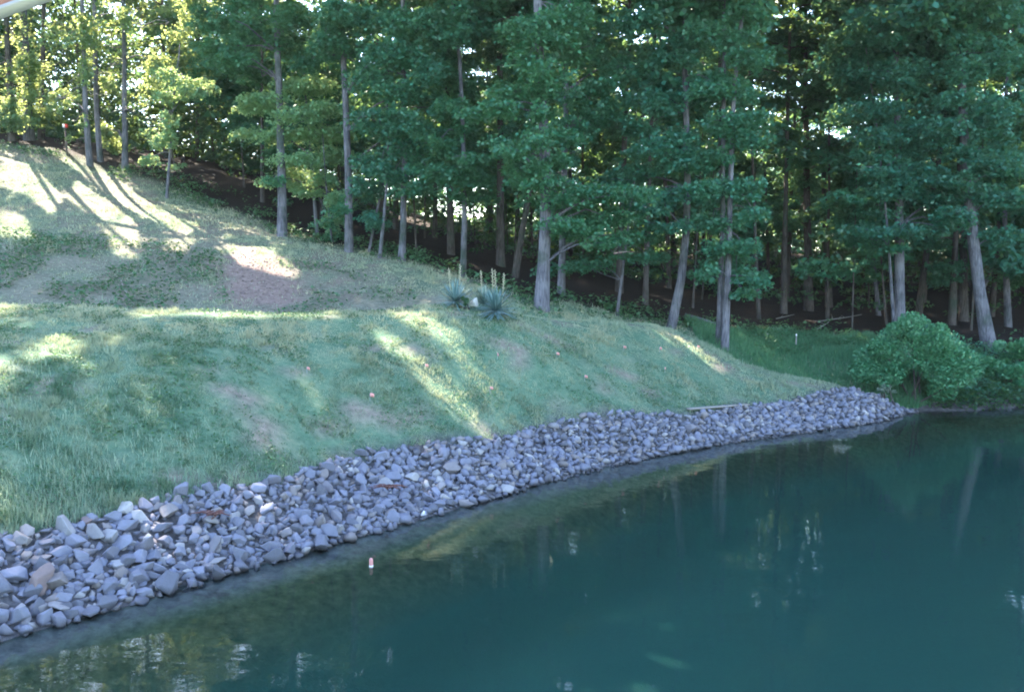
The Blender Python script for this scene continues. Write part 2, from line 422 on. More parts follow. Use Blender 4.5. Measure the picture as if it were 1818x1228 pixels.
def plain(name, a, b, scale=20, rough=0.6, spec=0.3, stretch=(1, 1, 1)):
    t = NT(name); n = t.noise(scale, 4, 0.6, t.coord(stretch))
    return t.pbr(t.ramp(n, [(0.3, a), (0.7, b)]), rough, t.bump(n, 0.25, 0.01), spec)
M_flag = plain('flag_pink', (0.62, 0.24, 0.22), (0.70, 0.32, 0.29), 30, 0.5)
M_wire = plain('wire_grey', (0.25, 0.25, 0.26), (0.35, 0.35, 0.36), 30, 0.4, 0.5)
M_white = plain('white_paint', (0.70, 0.69, 0.68), (0.80, 0.79, 0.78), 12, 0.5)
M_red = plain('red_paint', (0.55, 0.05, 0.04), (0.65, 0.08, 0.06), 12, 0.45)
M_board = plain('weathered_board', (0.17, 0.155, 0.145), (0.30, 0.275, 0.26), 14, 0.8, 0.2, (1, 6, 6))
M_eave = plain('eave_stain', (0.24, 0.105, 0.095), (0.34, 0.16, 0.14), 10, 0.6, 0.3, (1, 8, 8))
M_trim = plain('eave_trim_paint', (0.22, 0.21, 0.22), (0.30, 0.28, 0.29), 8, 0.5)
M_stalk = plain('dry_stalk', (0.34, 0.31, 0.21), (0.52, 0.48, 0.34), 25, 0.8, 0.1)
M_redtwig = plain('red_brown_twig', (0.10, 0.050, 0.048), (0.19, 0.095, 0.085), 25, 0.8, 0.1)

# ------------------------------------------------------------------ ground sheet
tree_line = np.array([hit(*p)[:2] for p in [(0, 262), (70, 272), (160, 302), (230, 318), (300, 340), (420, 380), (500, 418), (620, 448), (720, 462), (800, 488), (880, 520)]] +
                     [P(940, 560, 28.4)[:2], P(1100, 575, 31.5)[:2], P(1200, 590, 31.4)[:2], P(1285, 620, 31.5)[:2], P(1420, 612, 33.5)[:2], P(1560, 610, 33)[:2], P(1700, 640, 31)[:2], P(1950, 640, 31.5)[:2]])
tree_line = np.vstack([[(-75, 44)], tree_line, [(60, 33)]])
o_ = np.argsort(tree_line[:, 0]); tree_line = tree_line[o_]
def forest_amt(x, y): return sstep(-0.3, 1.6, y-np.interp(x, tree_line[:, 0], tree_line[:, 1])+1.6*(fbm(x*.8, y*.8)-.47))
bare = np.array([hit(*p)[:2] for p in [(395, 452), (440, 446), (522, 482), (546, 535), (520, 549), (425, 549), (388, 505)]])
cut_top = np.array([hit(*p)[:2] for p in [(-150, 440), (0, 440), (150, 450), (300, 470), (390, 480), (560, 500), (700, 530)]])
x, y = Q[:, 0], Q[:, 1]
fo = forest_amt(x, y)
ins = np.where(in_poly(Q, bare), 1, -1)*seg_dist(Q, bare, True)
di = sstep(-0.25, 0.3, ins+1.7*(fbm(x*2.6, y*2.6)-.47))
cf = (y < np.interp(x, cut_top[:, 0], cut_top[:, 1])+0.5)*(y > np.interp(x, [P(*p)[0] for p in crest], [P(*p)[1] for p in crest])+0.8)*(x < -3)
hillz = (y > np.interp(x, [P(*p)[0] for p in crest], [P(*p)[1] for p in crest])+0.7)*(x < 0)
di = np.maximum(di, hillz*(0.20+0.35*sstep(0.42, 0.56, fbm(x*0.6+14, y*0.6+3)))*(1-fo))
di = np.maximum(di, 0.35*cf)
di = np.maximum(di, cf*sstep(0.36, 0.52, fbm(x*0.9+3, y*0.9))*0.55)
di = np.maximum(di, 0.75*sstep(0.56, 0.68, fbm(x*1.5+40, y*1.5+8))*(1-fo))
rt_y = np.interp(x, rock_top[:, 0], rock_top[:, 1])
def rock_amt(x, y, s):
    return sstep(0.35, -0.05, y-np.interp(x, rock_top[:, 0], rock_top[:, 1]))*(x > -11)*(x < 13.2)*(y > 8)*(s > -0.6)
rk = np.maximum(rock_amt(x, y, SS), sstep(0.9, 0.4, SS)*(x > 13.0)*(y > 20))
i, j = np.meshgrid(np.arange(ny-1), np.arange(nx-1), indexing='ij')
gf = np.stack([i*nx+j, i*nx+j+1, (i+1)*nx+j+1, (i+1)*nx+j], -1).reshape(-1, 4)
ground = mesh_np('ground', np.column_stack([Q, ZZ]), gf, M_ground, smooth=True)
tag(ground, kind='structure')
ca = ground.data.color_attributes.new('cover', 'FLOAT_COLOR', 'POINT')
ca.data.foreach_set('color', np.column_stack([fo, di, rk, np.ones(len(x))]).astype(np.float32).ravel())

# ------------------------------------------------------------------ pond water
wm = MB()
wx = np.linspace(-14, 54, 35); wy = np.linspace(2.5, 31, 20)
A, B_ = np.meshgrid(wx, wy); i, j = np.meshgrid(np.arange(19), np.arange(34), indexing='ij')
water = mesh_np('water', np.column_stack([A.ravel(), B_.ravel(), np.zeros(A.size)]), np.stack([i*35+j, i*35+j+1, (i+1)*35+j+1, (i+1)*35+j], -1).reshape(-1, 4), M_water)
tag(water, kind='structure')

# ------------------------------------------------------------------ trees
e1 = np.cross(S, [0, 0, 1.]); e1 /= np.linalg.norm(e1); e2 = np.cross(e1, S)
def sunproj(p): return np.stack([p@e1, p@e2], -1)
# openings the low sun shines through: pixel outlines of the sun patches on the ground
patch_px = [
    [(70, 262), (120, 265), (210, 320), (350, 400), (330, 415), (230, 370), (150, 310)], [(0, 280), (60, 300), (110, 350), (90, 380), (40, 340), (0, 330)],
    [(0, 370), (40, 385), (60, 425), (0, 420)], [(190, 400), (240, 410), (250, 460), (205, 450)], [(140, 325), (200, 365), (240, 400), (180, 390), (120, 352)],
    [(300, 425), (340, 430), (330, 450), (295, 445)], [(385, 440), (470, 442), (530, 480), (520, 492), (430, 470)],
    [(690, 560), (740, 558), (800, 590), (790, 603), (740, 582)], [(655, 582), (680, 590), (745, 640), (728, 644), (680, 608)],
    [(722, 648), (752, 662), (850, 734), (832, 745), (768, 700)], [(810, 630), (850, 665), (885, 695), (855, 690), (820, 655)],
    [(80, 600), (140, 605), (130, 625), (70, 622)], [(-10, 640), (15, 650), (10, 670), (-10, 670)],
    [(1160, 586), (1200, 598), (1280, 648), (1262, 650), (1190, 608)], [(240, 556), (600, 556), (600, 566), (240, 561)], [(700, 380), (768, 395), (764, 404), (700, 389)],
    [(0, 545), (30, 547), (25, 556), (0, 556)]]
patches = [sunproj(np.array([hit(*p) for p in pp])) for pp in patch_px]
shafts = []        # (centre in sun plane, radius, depth along the sun ray): crowns that catch the sun directly

trees = []          # dict(root, leaves=[arrays], wood=MB)
def spray_leaves(cen, R, n, size, tilt=0.8):
    """flat drooping sprays of leaves: cen (m,3), R (m,) radius, n leaves each -> pos, axis, normal, size"""
    m = len(cen)
    ph = rng.random((m, n))*2*math.pi; rr = np.sqrt(rng.random((m, n)))*R[:, None]
    sl = rng.normal(0, 0.16, (m, 2))
    ox = rr*np.cos(ph); oy = rr*np.sin(ph)
    oz = ox*sl[:, :1]+oy*sl[:, 1:]-0.30*(rr**2)/(R[:, None]+1e-6)+rng.normal(0, 0.075, (m, n))
    pos = (cen[:, None]+np.stack([ox, oy, oz], -1)).reshape(-1, 3)
    k = len(pos)
    ax = np.stack([np.cos(ph), np.sin(ph), -0.35+0*ph], -1).reshape(-1, 3)+rng.normal(0, 0.5, (k, 3))
    nm = np.array([0, 0, 1.])+rng.normal(0, tilt, (k, 3))
    sz = size*(0.65+0.7*rng.random(k))
    return pos, ax, nm, sz
def leaves_mesh(name, L, mat, parent, tri=False):
    pos, ax, nm, sz = L
    ax = ax/np.linalg.norm(ax, axis=1)[:, None]
    nm = nm-ax*(nm*ax).sum(1)[:, None]; nm /= np.linalg.norm(nm, axis=1)[:, None]+1e-9
    sd = np.cross(nm, ax); h = sz[:, None]
    if tri:
        v = np.stack([pos+sd*h*0.36-ax*h*0.45, pos+ax*h*0.6, pos-sd*h*0.36-ax*h*0.3], 1).reshape(-1, 3)
        return mesh_np(name, v, np.arange(len(v)).reshape(-1, 3), mat, parent)
    v = np.stack([pos-ax*h*0.5, pos+sd*h*0.36+nm*h*0.10+ax*h*0.05, pos+ax*h*0.55, pos-sd*h*0.36+nm*h*0.10+ax*h*0.05], 1).reshape(-1, 3)
    return mesh_np(name, v, np.arange(len(v)).reshape(-1, 4), mat, parent)
def blob_sprays(c, r, lai, size, nl=42):
    a, b, h = r
    n = max(2, int(round(math.pi*a*h*lai/(0.42*size*size*nl*0.75))))
    p = rng.normal(0, 1, (n, 3)); p /= np.linalg.norm(p, axis=1)[:, None]; p *= rng.random((n, 1))**0.45
    cen = np.asarray(c)+p*np.array([a, b, h])
    R = np.clip(0.38*a, 0.28, 0.7)*(0.7+0.6*rng.random(n))
    return cen, R, nl
def grow_path(pts3, height):
    """extends a trunk path upward to the full height, with a little wander"""
    pts3 = [np.array(p) for p in pts3]
    top = pts3[-1]; d = (pts3[-1]-pts3[-2]) if len(pts3) > 1 else np.array([0, 0, 1.])
    d = d/np.linalg.norm(d)*1.6; z0 = pts3[0][2]
    while pts3[-1][2] < z0+height:
        d = d+np.array([*rng.normal(0, 0.09, 2), 0.12]); d = d/np.linalg.norm(d)*1.6
        pts3.append(pts3[-1]+d)
    out = [pts3[0]-np.array([0, 0, 0.35])]
    for a, b in zip(pts3[:-1], pts3[1:]):
        k = max(1, int(np.linalg.norm(b-a)/1.1))
        for t in range(k): out.append(a+(b-a)*t/k)
    out.append(pts3[-1]); o = np.array(out)
    if len(o) > 5:
        o[2:-1] = 0.25*o[1:-2]+0.5*o[2:-1]+0.25*o[3:]
        o[3:, :2] += np.cumsum(rng.normal(0, 0.012, (len(o)-3, 2)), 0)
    return o
def trunk_at(path, z):
    k = np.searchsorted(path[:, 2], z); k = min(max(k, 1), len(path)-1)
    return path[k]
def add_wood(mb, path, r0, flare=True):
    n = len(path); t = np.linspace(0, 1, n)
    r = r0*(1-0.82*t**0.9)
    if flare: r = r*(1+0.75*np.exp(-np.arange(n)*0.9))
    mb.tube(path, np.maximum(r, 0.018), 9 if r0 > .1 else 6, 0.16)
def add_limb(mb, path, target, r0):
    z = path[:, 2]; zt = target[2]-0.45*np.hypot(*(target[:2]-path[len(path)//2, :2]))
    st = trunk_at(path, np.clip(zt, path[0, 2]+0.8, z[-1]-0.1))
    dist = np.linalg.norm(target-st)
    if dist < 0.25: return
    n = 5; t = np.linspace(0, 1, n)[:, None]
    p = st+(target-st)*t+np.array([0, 0, 0.12*dist])*np.sin(t*math.pi)+rng.normal(0, 0.03*dist, (n, 3))*np.sin(t*math.pi)
    r = min(r0*0.4, 0.02+0.012*dist)
    mb.tube(p, np.linspace(r, 0.008, n), 4, 0.1, False)

def make_tree(name, label, paths, widths, height, blobs, mat, barkm, size, lai=2.6, group=None, cat='tree', sun_in=False, limb_frac=0.5, keep=False, tri=False):
    """paths: one list of world points per stem; blobs: (centre, radii)"""
    root = empty(name, paths[0][0], label, cat, group)
    stems = []
    for pth, w in zip(paths, widths):
        g = grow_path(pth, height); mb = MB(); add_wood(mb, g, w/2); stems.append((g, mb, w))
    Ls = []
    for c, r, *sz_ in blobs:
        size_ = sz_[0] if sz_ else size
        k = min(range(len(stems)), key=lambda q: np.min(np.linalg.norm(stems[q][0]-c, axis=1)))
        g, mb, w = stems[k]
        cen, R, nl = blob_sprays(c, r, lai, size_)
        Ls.append(spray_leaves(cen, R, nl, size_))
        sel = cen[rng.random(len(cen)) < limb_frac*0.35]
        add_limb(mb, g, np.asarray(c, float), w/2)
        for s_ in sel[:5]:
            mid = np.asarray(c)+(s_-np.asarray(c))*0.05
            mb.tube(np.array([mid, (mid+s_)/2+[0, 0, 0.05], s_]), np.array([0.018, 0.012, 0.006]), 3, 0, False)
        if sun_in and not sz_: shafts.append((sunproj(np.asarray(c, float)), max(r[0], r[2])*0.85, float(np.asarray(c)@S)+0.8))
    trees.append(dict(root=root, L=Ls, stems=stems, mat=mat, bark=barkm, size=size, pos=stems[0][0], keep=keep, tri=tri))
    return root

def base3(px, py):
    return hit(px, py)
def hero(name, label, path_px, wpx, height, blobs_px, mat=None, barkm=None, size=0.135, lai=5.0, d=None, top=None, companions=True, **kw):
    """trunk outline given where it stands in the photograph; it is set at its own distance"""
    multi = path_px if isinstance(path_px[0], list) else [path_px]
    ws = wpx if isinstance(wpx, list) else [wpx]
    paths = []; widths = []; height += 4 if height > 16 else 0
    for pp, w in zip(multi, ws):
        b = base3(*pp[0]) if d is None else P(*pp[0], d)
        if d is not None: b[2] = gz(b[0], b[1])
        dep = b[1]
        lean = rng.normal(0, 0.25)
        pts_ = [b]+[P(q[0], q[1], dep+lean*(k+1)/len(pp)) for k, q in enumerate(pp[1:])]
        paths.append(pts_); widths.append(w*dep/F_PX)
    dep = paths[0][0][1]; bl = []
    for q in blobs_px:
        dd = q[4] if len(q) > 4 else rng.normal(-0.7, 0.6)
        dq = dep+dd; a = q[2]*dq/F_PX; h = q[3]*dq/F_PX
        bl.append((P(q[0], q[1], dq), (a, max(0.7*a, 0.5), h)))
        if companions and rng.random() < 0.7:
            dq += 1.2; bl.append((P(q[0]+rng.normal(0, 0.6)*q[2], q[1]+rng.normal(0.3, 0.8)*q[3]*1.6, dq), (a*0.8, max(0.6*a, 0.45), h*0.85)))
    if companions and multi[0][0][0] > 640 and height > 15:
        for yy in np.arange(20, 360, 44):
            if rng.random() < 0.8:
                xx = np.interp(yy, [q[1] for q in multi[0][::-1]], [q[0] for q in multi[0][::-1]])+rng.normal(0, 22)
                dq = dep-0.9; bl.append((P(xx, yy+rng.normal(0, 10), dq), (38*dq/F_PX, 0.5, 14*dq/F_PX)))
    for zz, n, rad in (top or []):                   # the crown above the picture's edge
        for _ in range(n):
            g = paths[0][-1]; an = rng.random()*6.28
            rr = rad*(0.3+0.9*rng.random())
            bl.append((np.array([g[0]+rr*math.cos(an), g[1]+rr*math.sin(an), paths[0][0][2]+zz+rng.normal(0, 1.2)]), (2.0, 2.0, 0.75), 0.24 if zz < 16 else 0.42))
    return make_tree(name, label, paths, widths, height, bl, mat or M_leaf, barkm or M_bark, size, lai, **kw)

TOP = [(12.5, 4, 2.8), (15.5, 6, 3.2), (18.5, 6, 3.0), (21.5, 5, 2.8), (24, 3, 2.2)]
LP = dict(mat=M_leaf_pale)
hero('tall_tree', 'thick straight trunk at the top of the grassy hill, nearest the left edge', [(52, 250), (46, 120), (38, -60)], 16, 20,
     [(40, 60, 60, 35), (90, 120, 50, 30), (20, 110, 35, 30), (60, 170, 40, 22)], sun_in=True, top=TOP, **LP)
hero('tall_tree', 'dark thin trunk on the left edge behind the thick hilltop trunk', [(22, 250), (14, 100), (8, -40)], 11, 19,
     [(10, 190, 25, 30), (0, 60, 40, 30), (20, 215, 40, 15)], sun_in=True, barkm=M_bark_dark, top=TOP[:2], **LP)
hero('slim_tree', 'left one of two slim side by side trunks on the hill brow', [(160, 295), (152, 200), (146, -20)], 10, 18,
     [(130, 60, 55, 35), (150, 130, 45, 28), (110, 175, 30, 18), (135, 215, 16, 14)], sun_in=True, top=TOP[:2], **LP)
hero('slim_tree', 'right one of two slim side by side trunks on the hill brow', [(178, 287), (170, 180), (166, -20)], 9, 17,
     [(200, 70, 50, 35), (190, 130, 40, 26), (175, 168, 20, 14), (215, 30, 50, 28)], sun_in=True, top=TOP[:2], **LP)
hero('slim_tree', 'slim leafy trunk between the hill brow pair and the sunlit sapling', [(222, 300), (222, 200), (220, 60)], 10, 17,
     [(250, 50, 55, 35), (240, 150, 50, 30), (225, 195, 35, 25), (270, 110, 40, 22), (300, 40, 50, 30), (190, 235, 25, 18, 1.5)], sun_in=True, top=TOP[:2], **LP)
hero('sapling', 'small sunlit sapling with yellow green leaves standing on the open hill grass', [(296, 352), (303, 270), (306, 190), (312, 140)], 6, 6.0,
     [(335, 145, 45, 13), (300, 172, 25, 12), (285, 212, 26, 14), (275, 250, 28, 11), (296, 235, 16, 10), (262, 285, 20, 9), (310, 293, 9, 6), (352, 160, 28, 8), (305, 130, 30, 10)],
     size=0.13, lai=5.5, sun_in=True, mat=M_leaf_fresh)
hero('tall_tree', 'tall pale trunk standing just right of the sunlit sapling on the slope', [(501, 420), (500, 300), (495, 150), (488, -80)], 16, 22,
     [(440, 50, 55, 32), (400, 90, 40, 25), (520, 30, 50, 25), (380, 30, 40, 25), (430, 120, 35, 20, 2), (487, 318, 14, 9, -0.6)], top=TOP)
hero('maple_tree', 'low spreading pale leaved maple with tiers beside the tall pale slope trunk', [(563, 418), (556, 330), (548, 220), (540, 150)], 7, 8.5,
     [(545, 150, 55, 17), (470, 172, 42, 13), (585, 190, 42, 15), (520, 205, 50, 13), (447, 195, 24, 9), (560, 235, 58, 13), (495, 240, 42, 11), (590, 275, 42, 14), (530, 282, 52, 11),
      (470, 322, 20, 7), (575, 320, 35, 11), (598, 350, 25, 11), (605, 385, 20, 13), (590, 412, 16, 9), (540, 340, 30, 9), (600, 235, 28, 12), (440, 235, 25, 8)], size=0.12, lai=5.0, keep=True, mat=M_leaf_fresh)
hero('tall_tree', 'tall grey trunk left of the two crooked saplings at wood edge', [(619, 447), (620, 300), (612, 100), (607, -80)], 14, 22,
     [(650, 40, 55, 28), (700, 95, 55, 26), (660, 140, 45, 22), (725, 165, 48, 22), (672, 215, 55, 22), (740, 225, 45, 18), (650, 285, 28, 14), (700, 275, 45, 15), (575, 70, 38, 25), (545, 110, 30, 18, 1.5), (755, 130, 40, 20), (640, 90, 30, 18), (600, 20, 40, 20)], top=TOP)
hero('crooked_sapling', 'thinner left sapling of the crooked pair at the wood edge', [(655, 447), (663, 390), (686, 315), (690, 270)], 6, 7, [(665, 340, 25, 14), (690, 300, 30, 12), (655, 385, 22, 12)], size=0.12)
hero('crooked_sapling', 'right sapling of the crooked pair, bending over its thinner neighbour', [(674, 458), (680, 380), (692, 320), (690, 250)], 7, 8, [(715, 250, 40, 14), (675, 300, 28, 14), (640, 330, 22, 14)], size=0.12)
hero('tall_tree', 'straight mid grey trunk standing right of the crooked saplings', [(713, 462), (718, 350), (717, 200), (716, -40)], 12, 20,
     [(700, 310, 30, 14), (760, 300, 35, 14), (740, 40, 50, 25), (790, 60, 40, 22), (780, 190, 25, 16)], top=TOP[:2])
hero('slim_tree', 'pale slim trunk rising behind the left yucca', [(822, 492), (826, 400), (824, 300), (816, 100)], 10, 17,
     [(830, 280, 42, 13), (800, 302, 38, 12), (842, 322, 36, 13), (775, 255, 35, 14), (855, 352, 22, 10), (800, 345, 24, 9), (812, 230, 30, 12), (825, 150, 30, 15, 2)], top=TOP[:2])
hero('tall_tree', 'dark trunk standing deeper behind the two yuccas', [(889, 472), (888, 330), (886, 150), (884, -60)], 15, 21,
     [(850, 30, 50, 25), (900, 70, 50, 22), (870, 190, 40, 14, -1)], barkm=M_bark_dark, top=TOP)
hero('leaning_tree', 'shaded trunk leaning right between the yuccas and big front trunk', [(914, 492), (926, 410), (945, 310), (962, 200)], 12, 15,
     [(980, 160, 45, 18), (940, 210, 35, 14)], barkm=M_bark_dark, top=TOP[:1])
hero('large_tree', 'thickest pale front trunk just behind and right of the yuccas', [(961, 545), (969, 400), (963, 200), (952, -60)], 23, 23,
     [(920, 165, 55, 17), (965, 130, 55, 17), (885, 190, 38, 13), (930, 250, 60, 12), (900, 268, 42, 10), (1000, 248, 40, 11), (955, 320, 62, 12), (1000, 352, 70, 14), (1055, 335, 60, 13), (1100, 385, 55, 13), (1040, 405, 52, 11),
      (970, 285, 45, 10), (915, 298, 35, 10), (940, 60, 60, 25), (1000, 40, 55, 25), (1120, 345, 45, 11), (990, 395, 35, 9), (1075, 430, 40, 9)], size=0.125, top=TOP)
hero('tall_tree', 'second pale trunk standing close right of the thickest front trunk', [(996, 522), (1000, 400), (1004, 300), (1008, 90)], 13, 20,
     [(1050, 175, 55, 16), (1090, 205, 48, 13), (1030, 100, 60, 20), (1110, 120, 50, 18), (1070, 150, 40, 13), (1010, 215, 30, 9), (1060, 60, 50, 20)], top=TOP)
hero('sapling', 'thin bare stemmed sapling in the dark gap right of front trunks', [(1095, 562), (1103, 500), (1112, 430), (1120, 380)], 6, 7, [(1040, 470, 45, 10), (1090, 450, 45, 9), (1130, 420, 40, 10)], size=0.12)
hero('bowed_tree', 'bowed trunk curving right where the grass crest ends', [(1192, 583), (1212, 500), (1222, 400), (1218, 200), (1213, -60)], 15, 21,
     [(1170, 175, 55, 18), (1160, 255, 55, 16), (1140, 300, 55, 13), (1180, 345, 55, 13), (1150, 225, 45, 13), (1200, 90, 55, 28), (1130, 40, 55, 24), (1220, 290, 40, 13), (1180, 400, 48, 11), (1230, 190, 35, 14), (1150, 370, 45, 10)], top=TOP)
hero('twin_tree', 'pale twin stemmed tree at right end of the grassy bank', [[(1276, 612), (1280, 500), (1284, 300), (1288, 80)], [(1286, 624), (1292, 500), (1295, 400), (1300, 150)]], [11, 13], 19,
     [(1290, 155, 55, 22), (1300, 215, 48, 18), (1270, 278, 45, 14), (1250, 335, 52, 14), (1312, 328, 45, 14), (1262, 395, 52, 13), (1320, 435, 45, 13), (1290, 475, 46, 14), (1335, 498, 28, 12), (1335, 250, 40, 14),
      (1275, 440, 40, 12), (1325, 520, 25, 8), (1250, 480, 22, 10), (1260, 60, 50, 25), (1330, 100, 45, 22), (1340, 375, 32, 12)], size=0.125, top=TOP)
hero('tall_tree', 'wider dark trunk rising from the bare forest floor in the gap', [(1436, 552), (1434, 400), (1430, 200), (1428, -40)], 15, 20,
     [(1400, 245, 48, 18), (1420, 320, 48, 15), (1440, 175, 48, 20), (1390, 60, 50, 28), (1440, 375, 40, 10), (1370, 180, 35, 14), (1390, 395, 35, 9)], barkm=M_bark_dark, top=TOP)
hero('tall_tree', 'slimmer dark trunk right beside the wider dark one in the gap', [(1472, 545), (1466, 400), (1462, 200), (1460, 0)], 12, 19, [(1480, 90, 60, 30), (1500, 330, 40, 13), (1480, 270, 40, 12)], barkm=M_bark_dark, top=TOP[:2])
hero('slim_tree', 'thin trunk left of the pale tree behind the round bush', [(1560, 560), (1550, 450), (1545, 300)], 8, 14, [(1530, 285, 48, 14), (1500, 210, 40, 14)])
hero('slim_tree', 'slanting thin stem touching the pale trunk behind the round bush', [(1590, 565), (1580, 490), (1572, 390)], 7, 12, [(1560, 375, 38, 10), (1540, 408, 48, 10)], d=34.5)
hero('tall_tree', 'pale thick trunk rising straight behind the round bush', [(1598, 575), (1597, 450), (1594, 250), (1590, -40)], 18, 21,
     [(1540, 195, 75, 22), (1600, 130, 75, 24), (1650, 225, 65, 20), (1560, 240, 55, 14), (1610, 255, 65, 15), (1620, 315, 55, 15), (1580, 338, 45, 12), (1600, 408, 55, 11), (1645, 300, 40, 14), (1520, 120, 55, 24), (1560, 50, 60, 28),
      (1650, 350, 40, 12), (1560, 300, 40, 12), (1670, 405, 35, 10)], d=35, top=TOP)
hero('leaning_tree', 'large bluish trunk leaning left with flared base right of round bush', [(1755, 614), (1738, 520), (1727, 430), (1712, 280), (1705, 100), (1706, -80)], 21, 22,
     [(1700, 175, 40, 14, -1.2), (1765, 200, 52, 26), (1765, 290, 52, 20), (1730, 345, 50, 16), (1790, 350, 40, 18), (1770, 100, 55, 28), (1670, 50, 60, 28), (1760, 20, 60, 28), (1690, 380, 40, 12), (1785, 415, 40, 13), (1680, 330, 30, 11), (1650, 110, 45, 20)], top=TOP)
hero('slim_tree', 'slim upright trunk near the right edge beyond the leaning one', [(1790, 580), (1785, 470), (1782, 300)], 12, 15, [(1800, 470, 35, 18), (1760, 440, 30, 12)], top=TOP[:1])
hero('slanting_sapling', 'slanting forked stem crossing behind the big leaning trunk', [(1735, 530), (1758, 485), (1785, 440), (1798, 390)], 8, 6.5, [(1800, 380, 30, 12)])
hero('slim_tree', 'shaded trunk between the round bush and the big leaning trunk', [(1690, 575), (1697, 430), (1702, 300)], 13, 16, [(1650, 430, 40, 12), (1680, 470, 35, 12)], barkm=M_bark_dark, d=38, top=TOP[:1])
hero('tall_tree', 'dark trunk deep in the shade behind the straight mid grey one', [(801, 452), (798, 350), (795, 180), (793, -20)], 13, 20, [(770, 100, 45, 20), (820, 60, 45, 20)], barkm=M_bark_dark, top=TOP)
hero('sapling', 'leafy sapling at foot of the hill left of tall grey trunk', [(590, 430), (586, 400), (580, 360)], 5, 4, [(575, 395, 22, 10), (600, 372, 22, 12), (590, 420, 18, 8)], size=0.11)

# the deeper woods: trunks among trunks
hero_xy = np.array([t['pos'][0][:2] for t in trees])
placed = [tuple(p) for p in hero_xy]
def free(x, y, r): return all((x-a)**2+(y-b)**2 > r*r for a, b in placed)
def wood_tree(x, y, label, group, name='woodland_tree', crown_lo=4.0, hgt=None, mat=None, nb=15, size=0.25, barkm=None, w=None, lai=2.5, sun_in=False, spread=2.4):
    z = float(gz(x, y)); h = hgt or (19+5*rng.random()); size = max(size, size+0.0055*(y-36)); lai = lai if y < 50 else lai*0.85
    lean = rng.normal(0, 0.035, 2)
    path = [np.array([x, y, z]), np.array([x+lean[0]*6, y+lean[1]*6, z+6]), np.array([x+lean[0]*12, y+lean[1]*12, z+12 if h > 12 else z+h*0.9])]
    if h < 12: path = [path[0], np.array([x+lean[0]*h, y+lean[1]*h, z+h*0.7])]
    bl = []
    for k in range(nb):
        t = (k+rng.random())/nb; zz = crown_lo+(h-crown_lo)*t
        rr = spread*(0.4+0.8*rng.random())*(1.0-0.45*t); an = rng.random()*6.28
        a = 1.05+0.7*rng.random()
        bl.append((np.array([x+rr*math.cos(an), y+rr*math.sin(an), z+zz]), (a, a, 0.36*a)))
    placed.append((x, y))
    return make_tree(name, label, [path], [w or 0.16+0.22*rng.random()**1.5], h, bl, mat or M_leaf_deep, barkm or M_bark_dark, size, lai, group, limb_frac=0.25, sun_in=sun_in, tri=True)
marks = [(52, 'the thick hilltop trunk'), (170, 'the slim hill brow pair'), (298, 'the sunlit sapling'), (501, 'the tall pale slope trunk'), (660, 'the crooked saplings'), (850, 'the yuccas'), (961, 'the thickest front trunk'),
         (1192, 'the bowed trunk'), (1282, 'the twin stemmed tree'), (1440, 'the wide dark trunk'), (1600, 'the round bush'), (1755, 'the big leaning trunk')]
def wood_label(px, y, small, left):
    m, ph = min(marks, key=lambda q: abs(q[0]-px))
    far = 'just behind' if y < 43 else ('well behind' if y < 55 else 'far behind')
    return ('small bright leaved' if small and left else 'small leafy' if small else 'tall sunlit' if left else 'tall dark')+' woodland tree '+far+' and '+('left' if px < m else 'right')+' of '+ph
cnt = 0; tries = 0
while cnt < 205 and tries < 20000:
    tries += 1
    y = 31+44*rng.random()**0.9; pxx = -250+2350*rng.random(); x = (pxx-909)/F_PX*y
    if y < np.interp(x, tree_line[:, 0], tree_line[:, 1])+2.2 or not free(x, y, 1.75): continue
    left = pxx < 380
    if left and rng.random() < 0.2: continue
    lab = ('slender tree with bright leaves in the open woods up the left hillside', 'trees in the open woods up the left hillside') if left else ('slender dark tree deep in the shaded woods behind the front trunks', 'trees deep in the shaded woods')
    small = rng.random() < 0.55
    lab = (wood_label(pxx, y, small, left), lab[1])
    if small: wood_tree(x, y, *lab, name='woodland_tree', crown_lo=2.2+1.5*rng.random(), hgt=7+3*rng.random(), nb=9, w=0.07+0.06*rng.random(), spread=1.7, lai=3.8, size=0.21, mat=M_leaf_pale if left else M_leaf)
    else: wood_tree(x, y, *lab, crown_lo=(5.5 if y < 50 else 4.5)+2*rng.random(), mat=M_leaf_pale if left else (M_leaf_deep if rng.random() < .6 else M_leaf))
    cnt += 1
for k in range(26):                              # taller trees up the hill beyond the left edge: they shade the lawn
    for _ in range(60):
        x = -52+30*rng.random(); y = 38+32*rng.random()
        if (x/y*F_PX+909) < -40 and free(x, y, 3.2):
            wood_tree(x, y, 'tall leafy tree higher up the hill, past the left side', 'trees up the hill past the left side', hgt=20+3*rng.random(), crown_lo=6, nb=20, size=0.42); break
for k in range(22):                              # the thick wood behind the round bush
    for _ in range(60):
        pxx = 1560+420*rng.random(); y = 35+24*rng.random(); x = (pxx-909)/F_PX*y
        if free(x, y, 1.6):
            sm = rng.random() < 0.6
            wood_tree(x, y, wood_label(pxx, y, sm, False), 'trees deep in the shaded woods', crown_lo=1.8 if sm else 4, hgt=9+3*rng.random() if sm else None, nb=11 if sm else 18, w=0.09 if sm else None, spread=1.8 if sm else 2.6, lai=3.4, mat=M_leaf); break
for k in range(14):                              # and along the shore past the right edge
    for _ in range(60):
        x = 22+16*rng.random(); y = 33+18*rng.random()
        if (x/y*F_PX+909) > 1860 and free(x, y, 3):
            wood_tree(x, y, 'tall shaded tree along the shore past the right side', 'trees along the shore past the right side', hgt=19, crown_lo=4, nb=16, size=0.36); break

